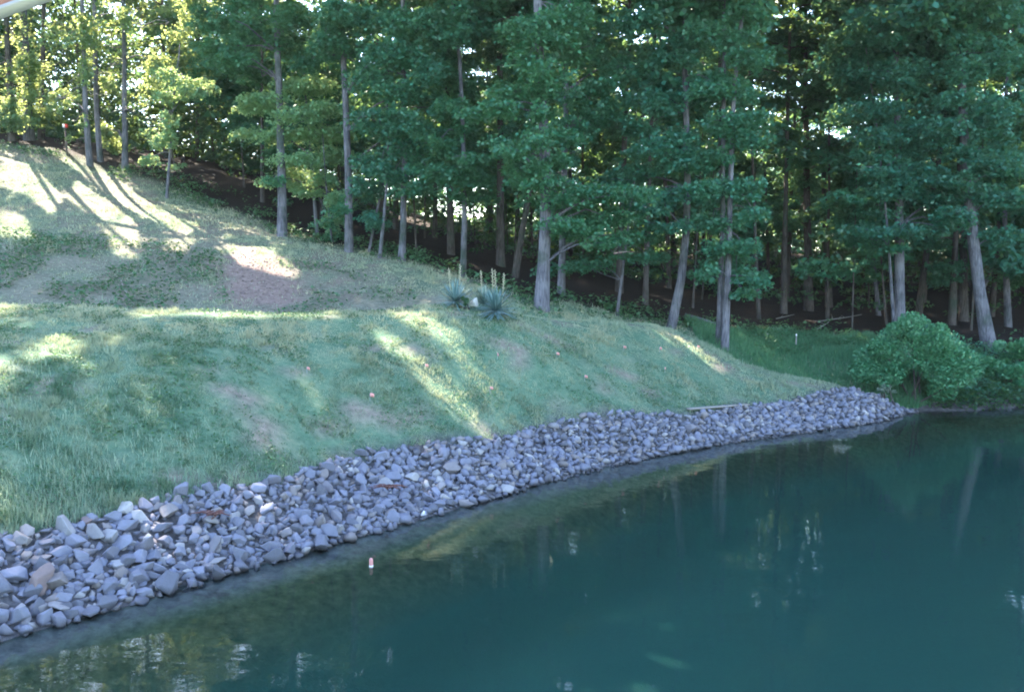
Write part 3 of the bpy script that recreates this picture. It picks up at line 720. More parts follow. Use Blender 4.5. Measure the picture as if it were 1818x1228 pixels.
# open the sun's path: leaves standing between the sun and a sunlit patch are left out
def carve(L):
    pos = L[0]; q = sunproj(pos); t = pos@S
    cut = np.zeros(len(pos), bool)
    for pl in patches:
        lo, hi = pl.min(0)-.25, pl.max(0)+.25
        b = (q[:, 0] > lo[0]) & (q[:, 0] < hi[0]) & (q[:, 1] > lo[1]) & (q[:, 1] < hi[1])
        if b.any(): cut[np.where(b)[0][in_poly(q[b], pl) | (seg_dist(q[b], pl, True) < 0.12)]] = True
    for c, r, tm in shafts:
        cut |= (np.hypot(q[:, 0]-c[0], q[:, 1]-c[1]) < r) & (t > tm) & (rng.random(len(t)) < 0.9)
    k = ~cut
    return tuple(a[k] for a in L)
for t in trees:
    t['L'] = tuple(np.concatenate(a) for a in zip(*t['L']))
    if not t['keep']: t['L'] = carve(t['L'])
# thicken the upper canopy where it would let through sun the photograph does not have
qa = np.concatenate([sunproj(t['L'][0]) for t in trees]); wa = np.concatenate([0.30*t['L'][3]**2 for t in trees])
CS = 0.5; lo = qa.min(0)-2; hi = qa.max(0)+2; nb_ = np.ceil((hi-lo)/CS).astype(int)
def raster(q, w): return np.histogram2d(q[:, 0], q[:, 1], bins=nb_, range=[[lo[0], lo[0]+nb_[0]*CS], [lo[1], lo[1]+nb_[1]*CS]], weights=w)[0]/(CS*CS)
cov = raster(qa, wa)
gxs, gys = np.meshgrid(np.arange(-34, 25, 0.3), np.arange(7, 36, 0.3)); gq = np.column_stack([gxs.ravel(), gys.ravel()]); gq = np.column_stack([gq, np.maximum(gz(gq[:, 0], gq[:, 1]), 0)])
for k, add in enumerate((0, 3, 6, 9, 12, 15)):              # the same ground columns for the front foliage
    if k: gq = np.vstack([gq, fr+np.array([0, 0, add])])
    else: fr = gq[(gq[:, 1] > 28) & (gq[:, 2] < 6) & (gq[:, 0] > -11)][::3]
gq = np.vstack([gq, np.column_stack([gq[:, :2], gz(gq[:, 0], gq[:, 1])])[(gq[:, 1] < 30) & (gq[:, 2] <= 0.01)]])
fxs, fys = np.meshgrid(np.arange(-34, 34, 0.5), np.arange(30, 60, 0.5)); fq = np.column_stack([fxs.ravel(), fys.ravel()]); fq = np.column_stack([fq, gz(fq[:, 0], fq[:, 1])])
fq = fq[(fq[:, 1] > np.interp(fq[:, 0], tree_line[:, 0], tree_line[:, 1])) & (np.abs(fq[:, 0]/fq[:, 1]) < 0.66) & (fq[:, 0] > -14)]
gq = np.vstack([gq, fq])
need = raster(sunproj(gq), np.ones(len(gq))) > 0
tmax = np.full(nb_, -1e9)
bi = np.clip(((sunproj(gq)-lo)/CS).astype(int), 0, nb_-1)
np.maximum.at(tmax, (bi[:, 0], bi[:, 1]), gq@S)
cc = np.stack(np.meshgrid(np.arange(nb_[0]), np.arange(nb_[1]), indexing='ij'), -1).reshape(-1, 2)
ctr = lo+(cc+0.5)*CS
bad = np.zeros(len(ctr), bool)
for pl in patches: bad |= in_poly(ctr, pl) | (seg_dist(ctr, pl, True) < 0.25)
for c, r, tm in shafts: bad |= np.hypot(ctr[:, 0]-c[0], ctr[:, 1]-c[1]) < r+0.3
low = need.ravel() & (cov.ravel() < 6.0) & ~bad
tops = np.array([t['pos'][-1] for t in trees]); bases = np.array([t['pos'][0] for t in trees]); hs = tops[:, 2]-bases[:, 2]
nadd = 0
for (a, b), c in zip(cc[low], ctr[low]):
    for rep in range(int(math.ceil((6.6-cov[a, b])/2.4))):
        base = c[0]*e1+c[1]*e2
        best = None
        for zt in np.arange(13, 30, 1.0):
            p = base+S*((zt-base[2])/S[2])
            if p@S < tmax[a, b]+3: continue
            d = np.hypot(tops[:, 0]-p[0], tops[:, 1]-p[1])+np.where((bases[:, 2]+hs*0.45 < zt) & (tops[:, 2]+1.0 > zt), 0, 50)
            k = int(np.argmin(d)); s_ = d[k]+rng.random()*2.0
            if best is None or s_ < best[0]: best = (s_, k, p)
        if best is None: continue
        _, k, p = best
        L = spray_leaves(np.array([p+rng.normal(0, 0.2, 3)]), np.array([0.45]), 9, 0.42)
        trees[k].setdefault('X', []).append(carve(L)); nadd += 1
# second, finer pass over the pond: small gaps high up would throw bright flecks onto its bed
qa = np.concatenate([sunproj(t['L'][0]) for t in trees]+[sunproj(x_[0]) for t in trees for x_ in t.get('X', [])])
wa = np.concatenate([0.30*t['L'][3]**2 for t in trees]+[0.30*x_[3]**2 for t in trees for x_ in t.get('X', [])])
CS = 0.25; nb_ = np.ceil((hi-lo)/CS).astype(int); cov = raster(qa, wa)
k_ = np.pad(cov, 1); cov = sum(k_[i:i+cov.shape[0], j:j+cov.shape[1]] for i in range(3) for j in range(3))/9*0.6+cov*0.4
pxs, pys = np.meshgrid(np.arange(-8, 22, 0.14), np.arange(8.5, 29, 0.14)); pq = np.column_stack([pxs.ravel(), pys.ravel()]); pq = np.column_stack([pq, gz(pq[:, 0], pq[:, 1])]); pq = pq[(pq[:, 2] < 0.05) & (np.abs(pq[:, 0]/pq[:, 1]) < 0.64)]
cell = np.unique(np.clip(((sunproj(pq)-lo)/CS).astype(int), 0, nb_-1), axis=0)
for a, b in cell[cov[cell[:, 0], cell[:, 1]] < 9.5]:
    c = lo+(np.array([a, b])+0.5)*CS; base = c[0]*e1+c[1]*e2; best = None
    for zt in np.arange(14, 30, 1.5):
        p = base+S*((zt-base[2])/S[2])
        d = np.hypot(tops[:, 0]-p[0], tops[:, 1]-p[1])+np.where((bases[:, 2]+hs*0.45 < zt) & (tops[:, 2]+1.0 > zt), 0, 50); k = int(np.argmin(d)); s_ = d[k]+rng.random()*2.0
        if best is None or s_ < best[0]: best = (s_, k, p)
    _, k, p = best
    trees[k].setdefault('X', []).append(spray_leaves(p[None], np.array([0.22]), 4, 0.42)); nadd += 1
for t in trees:
    if 'X' in t: t['L'] = tuple(np.concatenate([a]+[x_[n] for x_ in t['X']]) for n, a in enumerate(t['L']))
def wood_mass(name, label, n, y0, y1, zmax, R, nl, size, lowp, clump, span=(-0.95, 0.95)):
    y = y0+(y1-y0)*rng.random(n)**0.8; x = (span[0]+(span[1]-span[0])*rng.random(n))*y; g = gz(np.clip(x, -69, 49), y)
    zz = rng.random(n)**1.7*zmax
    keep = ((zz > 3.5) | (rng.random(n) < lowp)) & (fbm(x*0.22+3, y*0.22) > clump) & (y > np.interp(x, tree_line[:, 0], tree_line[:, 1])+4)
    x, y, g, zz = x[keep], y[keep], g[keep], zz[keep]
    L = spray_leaves(np.stack([x, y, g+0.4+zz], 1), R*(0.7+0.6*rng.random(len(x))), nl, size)
    o = leaves_mesh(name, carve(L), M_leaf if size > .3 else M_leaf_deep, None, True)
    return tag(o, label, 'woods', kind='stuff')
wood_mass('distant_woods', 'distant mass of leafy woods beyond the ridge, bright through the gaps', 5200, 64, 112, 21, 1.9, 38, 0.46, 0.95, 0.0)
wood_mass('understory', 'dim leafy understory between the trunks deep in the woods', 2300, 46, 68, 7, 1.0, 42, 0.26, 1.0, 0.37)
wood_mass('hilltop_woods', 'leafy woods along the top of the left hill behind the front trunks', 2200, 50, 72, 23, 1.3, 36, 0.30, 1.0, 0.40, (-0.8, -0.22))
wood_mass('hillside_brush', 'low leafy brush under the trees on the wooded left slope', 500, 36, 52, 2.6, 0.8, 40, 0.18, 1.0, 0.46)
nleaf = 0
for t in trees:
    r = t['root']; loc = np.array(r.location)
    for g, mb, w in t['stems']: mb.build('trunk', t['bark'], r, True)
    leaves_mesh('crown', t['L'], t['mat'], r, t['tri']); nleaf += len(t['L'][0])
print('trees', len(trees), 'leaves', nleaf, 'filler', nadd)

# ------------------------------------------------------------------ riprap stones
def hull_rock(seed, bev=True):
    r = np.random.default_rng(seed); bm = bmesh.new()
    p = r.normal(0, 1, (13, 3)); p /= np.linalg.norm(p, axis=1)[:, None]; p *= (0.82+0.3*r.random((13, 1)))
    p *= np.array([1.0, 0.62+0.3*r.random(), 0.45+0.3*r.random()])
    for q in p: bm.verts.new(q)
    res = bmesh.ops.convex_hull(bm, input=bm.verts)
    bmesh.ops.delete(bm, geom=[g for g in res['geom_interior'] if isinstance(g, bmesh.types.BMVert)], context='VERTS')
    if bev: bmesh.ops.bevel(bm, geom=bm.edges[:], offset=0.045, segments=1, affect='EDGES')
    bmesh.ops.triangulate(bm, faces=bm.faces[:])
    bm.verts.ensure_lookup_table()
    v = np.array([q.co for q in bm.verts]); f = np.array([[q.index for q in fc.verts] for fc in bm.faces]); bm.free()
    return v, f
rocks = [hull_rock(s) for s in range(24)]; rocks_lo = [hull_rock(s, False) for s in range(24)]
def rotm(a, b, c):
    ca, sa, cb, sb, cc_, sc = math.cos(a), math.sin(a), math.cos(b), math.sin(b), math.cos(c), math.sin(c)
    return np.array([[cc_, -sc, 0], [sc, cc_, 0], [0, 0, 1]])@np.array([[cb, 0, sb], [0, 1, 0], [-sb, 0, cb]])@np.array([[1, 0, 0], [0, ca, -sa], [0, sa, ca]])
cand = []
for layer, (num, lo_, hi_) in enumerate([(11000, .06, .115), (5200, .105, .185)]):
    x = -10.5+24*rng.random(num*6); y = 8+21*rng.random(num*6)
    s = samp(SI, x, y); up = np.interp(x, rock_top[:, 0], rock_top[:, 1])+0.5*(fbm(x*1.3, y*1.3)-.47)
    ok = (s > -0.06) & (y < up) & (x < 12.9)
    x, y, s = x[ok][:num], y[ok][:num], s[ok][:num]
    sz = (lo_+(hi_-lo_)*rng.random(len(x))**1.6)*np.where(s < 0.3, 1.05, 1)
    sz *= np.where(rng.random(len(x)) < 0.10, 1.25, 1.0)*np.where(rng.random(len(x)) < 0.25, 0.72, 1.0)
    sz *= np.interp(y, [10.5, 15, 20, 27], [1.32, 1.14, 0.98, 0.92])
    keep = []; cell = {}
    for k in range(len(x)):
        cx, cy_ = int(x[k]/0.4), int(y[k]/0.4); mind = sz[k]*(0.98 if layer else 0.75)
        if all((x[k]-a)**2+(y[k]-b)**2 > (0.5*mind+0.5*c2)**2 for ix in (-1, 0, 1) for iy in (-1, 0, 1) for a, b, c2 in cell.get((cx+ix, cy_+iy), ())):
            cell.setdefault((cx, cy_), []).append((x[k], y[k], mind)); keep.append(k)
    for k in keep: cand.append((x[k], y[k], float(gz(x[k], y[k]))+sz[k]*(0.1 if layer == 0 else 0.38), sz[k]))
cand = np.array(cand)
inpic = np.array([(c[0]/c[1]*F_PX+909) > -15 for c in cand])
show = np.where(inpic, cand[:, 3]/cand[:, 1]*(1+0.3*(cand[:, 2] > 0.1)), 0)
order = np.argsort(-show)
rock_me = []
def rock_mesh(v, f, mat):
    me = bpy.data.meshes.new('riprap_stone'); me.from_pydata(v.tolist(), [], f.tolist()); me.materials.append(mat); return me
for v, f in rocks: rock_me.append(rock_mesh(v, f, M_rock))
def put_rock(name, me, x, y, z, s, label, group=None, rot=None):
    o = bpy.data.objects.new(name, me); o.location = (x, y, z); o.scale = (s, s, s)
    o.rotation_euler = rot or (rng.normal(0, .5), rng.normal(0, .5), rng.random()*6.28)
    C.objects.link(o); return tag(o, label, 'stone', group)
def stone_label(c):
    s_ = float(samp(SI, c[0], c[1])); w_ = float(np.interp(c[0], rock_top[:, 0], rock_top[:, 1]))-c[1]
    where = 'at the waterline' if s_ < 0.35 else ('under the grass edge' if w_ < 0.7 else 'midway between water and grass')
    return ('large' if c[3] > .19 else 'medium' if c[3] > .155 else 'small')+' grey angular stone in the near riprap '+where
for k in order[:292]:
    c = cand[k]
    put_rock('riprap_stone', rock_me[int(rng.integers(24))], c[0], c[1], c[2], c[3], stone_label(c), 'near grey riprap stones')
mb = MB()
for k in order[292:]:
    c = cand[k]; v, f = (rocks_lo if c[1] > 13 else rocks)[int(rng.integers(24))]
    mb.raw(v@rotm(rng.normal(0, .5), rng.normal(0, .5), rng.random()*6.28).T*c[3]+c[:3], f)
tag(mb.build('riprap_stones', M_rock), 'band of smaller grey riprap stones running along the far bank', 'stones', kind='stuff')
print('rocks', len(cand))
mb = MB()
for _ in range(1400):
    q_ = bare.min(0)+rng.random(2)*(bare.max(0)-bare.min(0)); q_ += rng.normal(0, .3, 2)
    v, f = rocks_lo[int(rng.integers(24))]; s_ = 0.012+0.035*rng.random()**3
    if float(samp(SI, q_[0], q_[1])) > 1: mb.raw(v*s_+np.array([q_[0], q_[1], float(gz(*q_))+s_*0.3]), f)
tag(mb.build('soil_clods', rock_mat('clod_soil', [(0, (0.14, 0.10, 0.09)), (1, (0.27, 0.20, 0.17))])), 'loose clods and pebbles on the bare soil patch', 'soil', kind='stuff')
red_me = rock_mesh(*rocks[3], M_rock_red); red2 = rock_mesh(*rocks[7], M_rock_red); wht = rock_mesh(*rocks[5], M_rock_white)
h = hit(72, 1045); put_rock('riprap_stone', red_me, h[0], h[1], h[2]+0.12, 0.25, 'large reddish brown stone in the riprap at lower left')
h = hit(150, 936); put_rock('riprap_stone', red2, h[0], h[1], h[2]+0.1, 0.13, 'small pinkish tan stone near the grass edge at lower left')
h = hit(285, 1046); put_rock('riprap_stone', wht, h[0], h[1], max(h[2], 0)+0.03, 0.085, 'small white stone lying at the waterline at lower left')
h = hit(752, 918); put_rock('riprap_stone', wht, h[0], h[1], max(h[2], 0)+0.06, 0.10, 'whitish stone at the waterline below the middle of the riprap')

# ------------------------------------------------------------------ lawn, tall grass and ground cover
def blades(x, y, hgt, wid, lean=0.5, droop=0.0):
    n = len(x); z = gz(x, y)-0.01
    a = rng.random(n)*6.28; sd = np.stack([np.cos(a), np.sin(a), 0*a], 1)*(wid/2)[:, None]
    b = rng.random(n)*6.28; l = np.abs(rng.normal(0, lean, n))
    tip = np.stack([np.cos(b)*l, np.sin(b)*l, 1+0*b], 1); tip /= np.linalg.norm(tip, axis=1)[:, None]
    p = np.stack([x, y, z], 1)
    v = np.stack([p-sd, p+sd, p+tip*hgt[:, None]], 1).reshape(-1, 3)
    return v, np.arange(len(v)).reshape(-1, 3)
def scatter(n, x0, x1, y0, y1, ref=13.0, power=1.6):
    xs = []; ys = []; got = 0
    while got < n:
        x = x0+(x1-x0)*rng.random(400000); y = y0+(y1-y0)*rng.random(400000)
        k = (rng.random(400000) < np.minimum(1, (ref/y)**power)) & (np.abs(x/y) < 0.66)
        s = samp(SI, x, y); up = np.interp(x, rock_top[:, 0], rock_top[:, 1])+0.35*(fbm(x*1.3, y*1.3)-.47)
        k &= (s > 0.15) & ((y > up-0.05) | ((x > 13.2) & (s > 1.0)))
        k &= rng.random(400000) > forest_amt(x, y)
        xs.append(x[k]); ys.append(y[k]); got += k.sum()
    return np.concatenate(xs)[:n], np.concatenate(ys)[:n]
crx0 = np.array([P(*p)[0] for p in crest]); cry0 = np.array([P(*p)[1] for p in crest])
x, y = scatter(650000, -30, 14, 10, 45)
q = np.column_stack([x, y])
cover = np.interp(x, gx, gx*0)                     # thinner where soil shows
bd = np.where(in_poly(q, bare), 1, -1)*seg_dist(q, bare, True)
thin = np.maximum(sstep(-0.25, 0.3, bd+1.7*(fbm(x*2.6, y*2.6)-.47))*0.96, 0.7*sstep(0.56, 0.68, fbm(x*1.5+40, y*1.5+8)))
crx0 = np.array([P(*p)[0] for p in crest]); cry0 = np.array([P(*p)[1] for p in crest])
cfm = (y < np.interp(x, cut_top[:, 0], cut_top[:, 1])+0.5) & (y > np.interp(x, [P(*p)[0] for p in crest], [P(*p)[1] for p in crest])+0.8) & (x < -3)
thin = np.maximum(thin, cfm*sstep(0.34, 0.50, fbm(x*0.9+3, y*0.9))*0.8)
hz_ = (y > np.interp(x, crx0, cry0)+0.7) & (x < 0)
thin = np.maximum(thin, hz_*(0.25+0.45*sstep(0.42, 0.56, fbm(x*0.6+14, y*0.6+3)))+0.25*cfm)
k = rng.random(len(x)) > thin
x, y = x[k], y[k]
cl = fbm(x*2.2, y*2.2); rough_ = sstep(0.40, 0.62, fbm(x*0.7+5, y*0.7+2))
kk = rng.random(len(x)) < 0.30+0.9*sstep(0.36, 0.55, fbm(x*3.1+70, y*3.1)); x, y, cl, rough_ = x[kk], y[kk], cl[kk], rough_[kk]
tuft = sstep(0.42, 0.60, fbm(x*4.5+13, y*4.5+5, 3))
hg = (0.022+0.032*rng.random(len(x)))*(0.6+0.9*cl)*(0.7+1.1*tuft)*(1+0.9*rough_)*(y/15)**0.35
low_left = sstep(16, 11, y)*sstep(-3, -7, x)
hg *= 1+1.0*low_left*fbm(x*1.3, y*1.3)*2
v, f = blades(x, y, hg, 0.012+0.016*rng.random(len(x))*(y/15), 0.9)
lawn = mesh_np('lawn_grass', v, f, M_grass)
up_ = np.interp(x, crx0, cry0)-y                    # metres in front of the crest
dry_sunlit = 0.50*sstep(4.5, 1.0, up_)*sstep(-2, 0.2, up_)*sstep(2, -6, x)+0.45*sstep(0.46, 0.62, fbm(x*0.8+11, y*0.8+60))+0.24
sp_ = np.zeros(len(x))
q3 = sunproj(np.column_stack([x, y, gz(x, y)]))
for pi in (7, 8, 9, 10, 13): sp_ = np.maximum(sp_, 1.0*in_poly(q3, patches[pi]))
dry_sunlit = dry_sunlit+0.35*sp_+0.22*((y > np.interp(x, crx0, cry0)+0.7) & (x < 0))  # bank sun streaks painted paler as if sunlit; hill turf drier
dry_sunlit = np.clip(dry_sunlit*(0.3+1.2*rng.random(len(x)))*np.interp(y-np.interp(x, rock_top[:, 0], rock_top[:, 1]), [0, 2.5], [0.6, 1]), 0, 1)
below = np.interp(x, crx0, cry0)-y
lush = np.clip((0.58*sstep(2.0, 6.5, below)*sstep(-1, -6, x)+0.35*sstep(1.5, 5, below))*(0.35+0.9*sstep(0.34, 0.56, fbm(x*1.7+30, y*1.7+9)))*(0.5+0.8*rng.random(len(x))), 0, 1)
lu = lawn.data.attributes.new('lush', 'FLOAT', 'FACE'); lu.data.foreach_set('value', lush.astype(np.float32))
da = lawn.data.attributes.new('dry_sunlit', 'FLOAT', 'FACE'); da.data.foreach_set('value', dry_sunlit.astype(np.float32))
tag(lawn, 'short pale green mown grass covering the bank and hill', 'grass', kind='stuff')

# long grass: the lush strip beyond the bank's right end, and the fringe at lower left
def long_grass(name, label, n, x0, x1, y0, y1, test, hlo, hhi, wid, mat):
    x = x0+(x1-x0)*rng.random(n*5); y = y0+(y1-y0)*rng.random(n*5)
    k = test(x, y) & (samp(SI, x, y) > 0.12); x, y = x[k][:n], y[k][:n]
    h = (hlo+(hhi-hlo)*rng.random(len(x)))*(0.45+1.1*fbm(x*1.1, y*1.1))
    v, f = blades(x, y, h, np.full(len(x), wid)*(0.6+0.8*rng.random(len(x))), 0.45)
    return tag(mesh_np(name, v, f, mat), label, 'grass', kind='stuff')
crx = np.array([P(*p)[0] for p in crest]); cry = np.array([P(*p)[1] for p in crest])
def strip(x, y): return (x < 14.2) & (rng.random(len(x)) < 0.35+sstep(0.38, 0.55, fbm(x*1.3+2, y*1.3))) & (y > np.where(x < 12.5, np.interp(x, crx, cry)+0.25, 27.2)) & (y < np.interp(x, tree_line[:, 0], tree_line[:, 1])+1.0+2*(fbm(x*.7, y*.7)-.5))
long_grass('tall_grass', 'lush tall green grass between the bank end and round bush', 42000, 6.6, 21, 26.5, 35, strip, 0.12, 0.42, 0.028, M_tall)
long_grass('grass_fringe', 'long dark green grass fringe above the near stones', 26000, -10, -2, 10.5, 16, lambda x, y: (y > np.interp(x, rock_top[:, 0], rock_top[:, 1])-0.1) & (rng.random(len(x)) < 0.9*np.exp(-np.maximum(0, y-np.interp(x, rock_top[:, 0], rock_top[:, 1]))/(0.25+1.1*sstep(-4.5, -8, x)))*sstep(0.3, 0.6, fbm(x*1.6, y*1.6))), 0.08, 0.22, 0.016, M_grass)

def leafy_cover(name, label, n, x0, x1, y0, y1, dens, size, hmax, mat=M_weed, smin=0.2):
    x = x0+(x1-x0)*rng.random(n*6); y = y0+(y1-y0)*rng.random(n*6)
    k = (rng.random(len(x)) < dens(x, y)) & (samp(SI, x, y) > smin); x, y = x[k][:n], y[k][:n]
    m = len(x); hh = rng.random(m)*hmax*(0.3+1.2*fbm(x*1.5, y*1.5))
    pos = np.stack([x, y, gz(x, y)+0.02+hh], 1)
    L = (pos, rng.normal(0, 1, (m, 3))*[1, 1, 0.3], np.array([0, 0, 1.])+rng.normal(0, 0.5, (m, 3)), size*(0.6+0.8*rng.random(m)))
    ax = L[1]/np.linalg.norm(L[1], axis=1)[:, None]
    o = leaves_mesh(name, L, mat, None)
    return tag(o, label, 'ground cover', kind='stuff')
leafy_cover('hillside_weeds', 'patchy weeds growing over the cut slope behind the terrace', 9000, -26, -3, 22, 33, lambda x, y: cfm_f(x, y)*sstep(0.50, 0.60, fbm(x*1.1+20, y*1.1)), 0.11, 0.22) if False else None
def cut_face(x, y): return (y < np.interp(x, cut_top[:, 0], cut_top[:, 1])+1.5)*(y > np.interp(x, crx, cry)+1.0)*1.0
leafy_cover('hillside_weeds', 'patchy weeds growing over the cut slope behind the terrace', 13000, -24, -3, 21, 33, lambda x, y: cut_face(x, y)*sstep(0.40, 0.52, fbm(x*0.8+20, y*0.8))*np.interp(x, [-20, -8, -3], [1, .7, .25])*(1-np.clip(sstep(-.5, .3, np.where(in_poly(np.column_stack([x, y]), bare), 1, -1)*seg_dist(np.column_stack([x, y]), bare, True)), 0, 1)), 0.10, 0.28)
leafy_cover('bank_weeds', 'small leafy weeds scattered over the near bank', 26000, -13, 6, 10, 25, lambda x, y: (y > np.interp(x, rock_top[:, 0], rock_top[:, 1])+0.2)*(y < np.interp(x, crx, cry))*sstep(0.43, 0.58, fbm(x*1.6+7, y*1.6+3))*(12/y), 0.05, 0.075)
leafy_cover('woodland_plants', 'leafy low plants growing under the trees along the wood edge', 16000, -25, 24, 26, 46, lambda x, y: sstep(-1.2, 0.2, y-np.interp(x, tree_line[:, 0], tree_line[:, 1]))*sstep(4.5, 1.0, y-np.interp(x, tree_line[:, 0], tree_line[:, 1]))*sstep(0.40, 0.55, fbm(x*0.7, y*0.7+4)), 0.13, 0.35)

leafy_cover('shore_plants', 'tangled leafy plants crowding the far shore beside the round bush', 13000, 14.6, 24, 27.0, 33, lambda x, y: sstep(0.30, 0.48, fbm(x*0.9+50, y*0.9)), 0.09, 0.5, M_leaf)
leafy_cover('waterline_plants', 'dark trailing plants hanging over the far waterline', 9000, 13.4, 24, 26.5, 31, lambda x, y: 1.0*(samp(SI, x, y) < 1.1)*(0.35+sstep(0.36, 0.5, fbm(x*1.4+5, y*1.4))), 0.10, 0.42, M_leaf_deep, -0.15)
leafy_cover('meadow_weeds', 'broad leaved weeds mixed into the tall grass beyond the bank', 7000, 6.6, 16, 27, 34, lambda x, y: strip(x, y)*sstep(0.44, 0.58, fbm(x*1.1, y*1.1+33)), 0.08, 0.42, M_weed)

# ------------------------------------------------------------------ bushes and yuccas
def bush(name, label, c, rx, ry, rz, n, size, mat, stems=7, group=None, lumps=26):
    z0 = float(gz(c[0], c[1])); root = empty(name, (c[0], c[1], z0), label, 'bush', group)
    d = rng.normal(0, 1, (lumps, 3)); d[:, 2] = np.abs(d[:, 2])*1.1-0.50; d /= np.linalg.norm(d, axis=1)[:, None]
    lc = d*(0.62+0.26*rng.random((lumps, 1)))*np.array([rx, ry, rz])+np.array([c[0], c[1], z0+rz*0.80])
    lr = 0.26*rx*(0.45+1.0*rng.random(lumps)); lc += (lc-np.array([c[0], c[1], z0+rz*0.8]))*(0.22*rng.random((lumps, 1))**2)
    k = rng.integers(lumps, size=n); p = rng.normal(0, 1, (n, 3)); p /= np.linalg.norm(p, axis=1)[:, None]
    rad = rng.random((n, 1))**0.3
    pos = lc[k]+p*rad*lr[k][:, None]*np.array([1, 1, 0.72])
    out = pos-np.array([c[0], c[1], z0+rz*0.7])
    ok = pos[:, 2] > gz(pos[:, 0], pos[:, 1])+0.12
    nm = np.array([0, 0, 0.9])+p*0.6+rng.normal(0, 0.4, (n, 3)); ax = out/np.linalg.norm(out, axis=1)[:, None]+rng.normal(0, 0.5, (n, 3))+np.array([0, 0, 0.15])
    L = tuple(a[ok] for a in (pos, ax, nm, size*(0.6+0.8*rng.random(n))))
    leaves_mesh('foliage', L, mat, root)
    mb = MB()
    for s_ in lc[rng.choice(lumps, stems, replace=False)]:
        b = np.array([c[0]+rng.normal(0, .12), c[1]+rng.normal(0, .12), z0-0.1])
        mb.tube(np.array([b, b*0.45+s_*0.55+[0, 0, -0.1], s_]), np.array([0.04, 0.025, 0.01]), 5, 0.1)
    mb.build('stem', M_bark_dark, root, True)
    return root
bush('round_bush', 'large rounded green bush leaning over the water at the bank end', (13.2, 27.6), 1.80, 1.5, 1.56, 40000, 0.078, M_bush, 9, lumps=70)
b_ = P(1805, 640, 30.2); bush('bush', 'bright green bush on the right edge beyond the leaning trunk', (b_[0], 30.2), 0.9, 0.9, 0.9, 5000, 0.10, M_bush)
for k, (px, dd, r, lab) in enumerate([(1735, 29.3, .8, 'low dark bush hanging over the water right of the round bush'), (1790, 29.1, .75, 'low bush at the waterline by the right edge'), (1690, 30.6, .7, 'small bush tucked behind the right side of the round bush')]):
    a, _ = ray(px, 600); bush('bush', lab, (a*dd, dd), r, r*.8, r*0.62, 3600, 0.09, M_bush)
a, _ = ray(1573, 690); bush('leafy_plant', 'small pale bluish plant at the tip of the stones', (a*26.9, 26.9), 0.24, 0.22, 0.36, 500, 0.09, M_yucca, 3, lumps=8)

def yucca(label, px, py, d, R, n, stalks):
    h_ = hit(px, py); x, y = h_[0], h_[1]+d; z = float(gz(x, y)); d = y; c = np.array([x, y, z+0.16])
    root = empty('yucca', (x, y, z), label, 'yucca', 'yuccas on the bank crest')
    v = []; f = []; k0 = 0
    for k in range(n):
        az = rng.random()*6.28; el = math.radians(-18+98*rng.random()**1.25); ln = R*(0.75+0.35*rng.random()); w = 0.036*(0.8+0.4*rng.random())
        dr = np.array([math.cos(az)*math.cos(el), math.sin(az)*math.cos(el), math.sin(el)]); sd = np.array([-math.sin(az), math.cos(az), 0]); up = np.cross(dr, sd)
        st = c+dr*0.03; bend = -0.10*R*math.cos(el)
        for t, ww in ((0, 0.7), (0.45, 1.0), (0.8, 0.6)):
            m = st+dr*ln*t+np.array([0, 0, bend*t*t]); v += [m-sd*w*ww/2-up*0.006*(ww), m+up*0, m+sd*w*ww/2-up*0.006*ww]
        v.append(st+dr*ln+np.array([0, 0, bend]))
        for r_ in (0, 3):
            f += [[k0+r_, k0+r_+1, k0+r_+4, k0+r_+3], [k0+r_+1, k0+r_+2, k0+r_+5, k0+r_+4]]
        f += [[k0+6, k0+7, k0+9, k0+9], [k0+7, k0+8, k0+9, k0+9]]
        k0 += 10
    f = np.array(f); tri = f[:, 2] == f[:, 3]
    o = mesh_np('leaf_rosette', v, [f[~tri], f[tri][:, :3]], M_yucca, root); o['kind'] = 'stuff'
    for sx, sy in stalks:
        t = P(sx, sy, d); b = c+np.array([0, 0, 0.1]); b[0] = c[0]*0.25+t[0]*0.75 if abs(c[0]-t[0]) < 0.5 else b[0]
        mb = MB(); pts_ = np.linspace(b, t, 6); mb.tube(pts_, np.linspace(0.008, 0.006, 6), 5)
        for q in range(16):
            h_ = b+(t-b)*(0.55+0.45*q/15); an = q*2.4; e = h_+np.array([math.cos(an)*0.035, math.sin(an)*0.035, 0.02])
            mb.tube(np.array([h_, e, e+[0, 0, 0.03]]), np.array([0.003, 0.009, 0.003]), 4)
        mb.build('flower_stalk', M_stalk, root)
    return root
yucca('left yucca of three, spreading dark blades beside the white stone', 808, 545, 0.0, 0.66, 170, [(797, 478), (817, 471)])
yucca('rearmost yucca of three, half hidden behind the front one', 858, 546, 0.9, 0.62, 150, [(854, 482)])
yucca('front right yucca of three, full spiky blue green ball', 880, 562, 0.0, 0.72, 230, [(874, 479), (879, 481), (895, 487)])
hs_ = hit(842, 549)
o = put_rock('boulder', rock_mesh(*rocks[9], M_rock_white), hs_[0], hs_[1], hs_[2]+0.20, 0.23, 'white rounded stone lying between the yuccas', rot=(0.1, 0.1, 0.3))
bush('leafy_plant', 'tuft of brighter green leaves between left yucca and white stone', tuple(hit(822, 549)[:2]), 0.17, 0.16, 0.18, 600, 0.08, M_weed, 3, lumps=8)

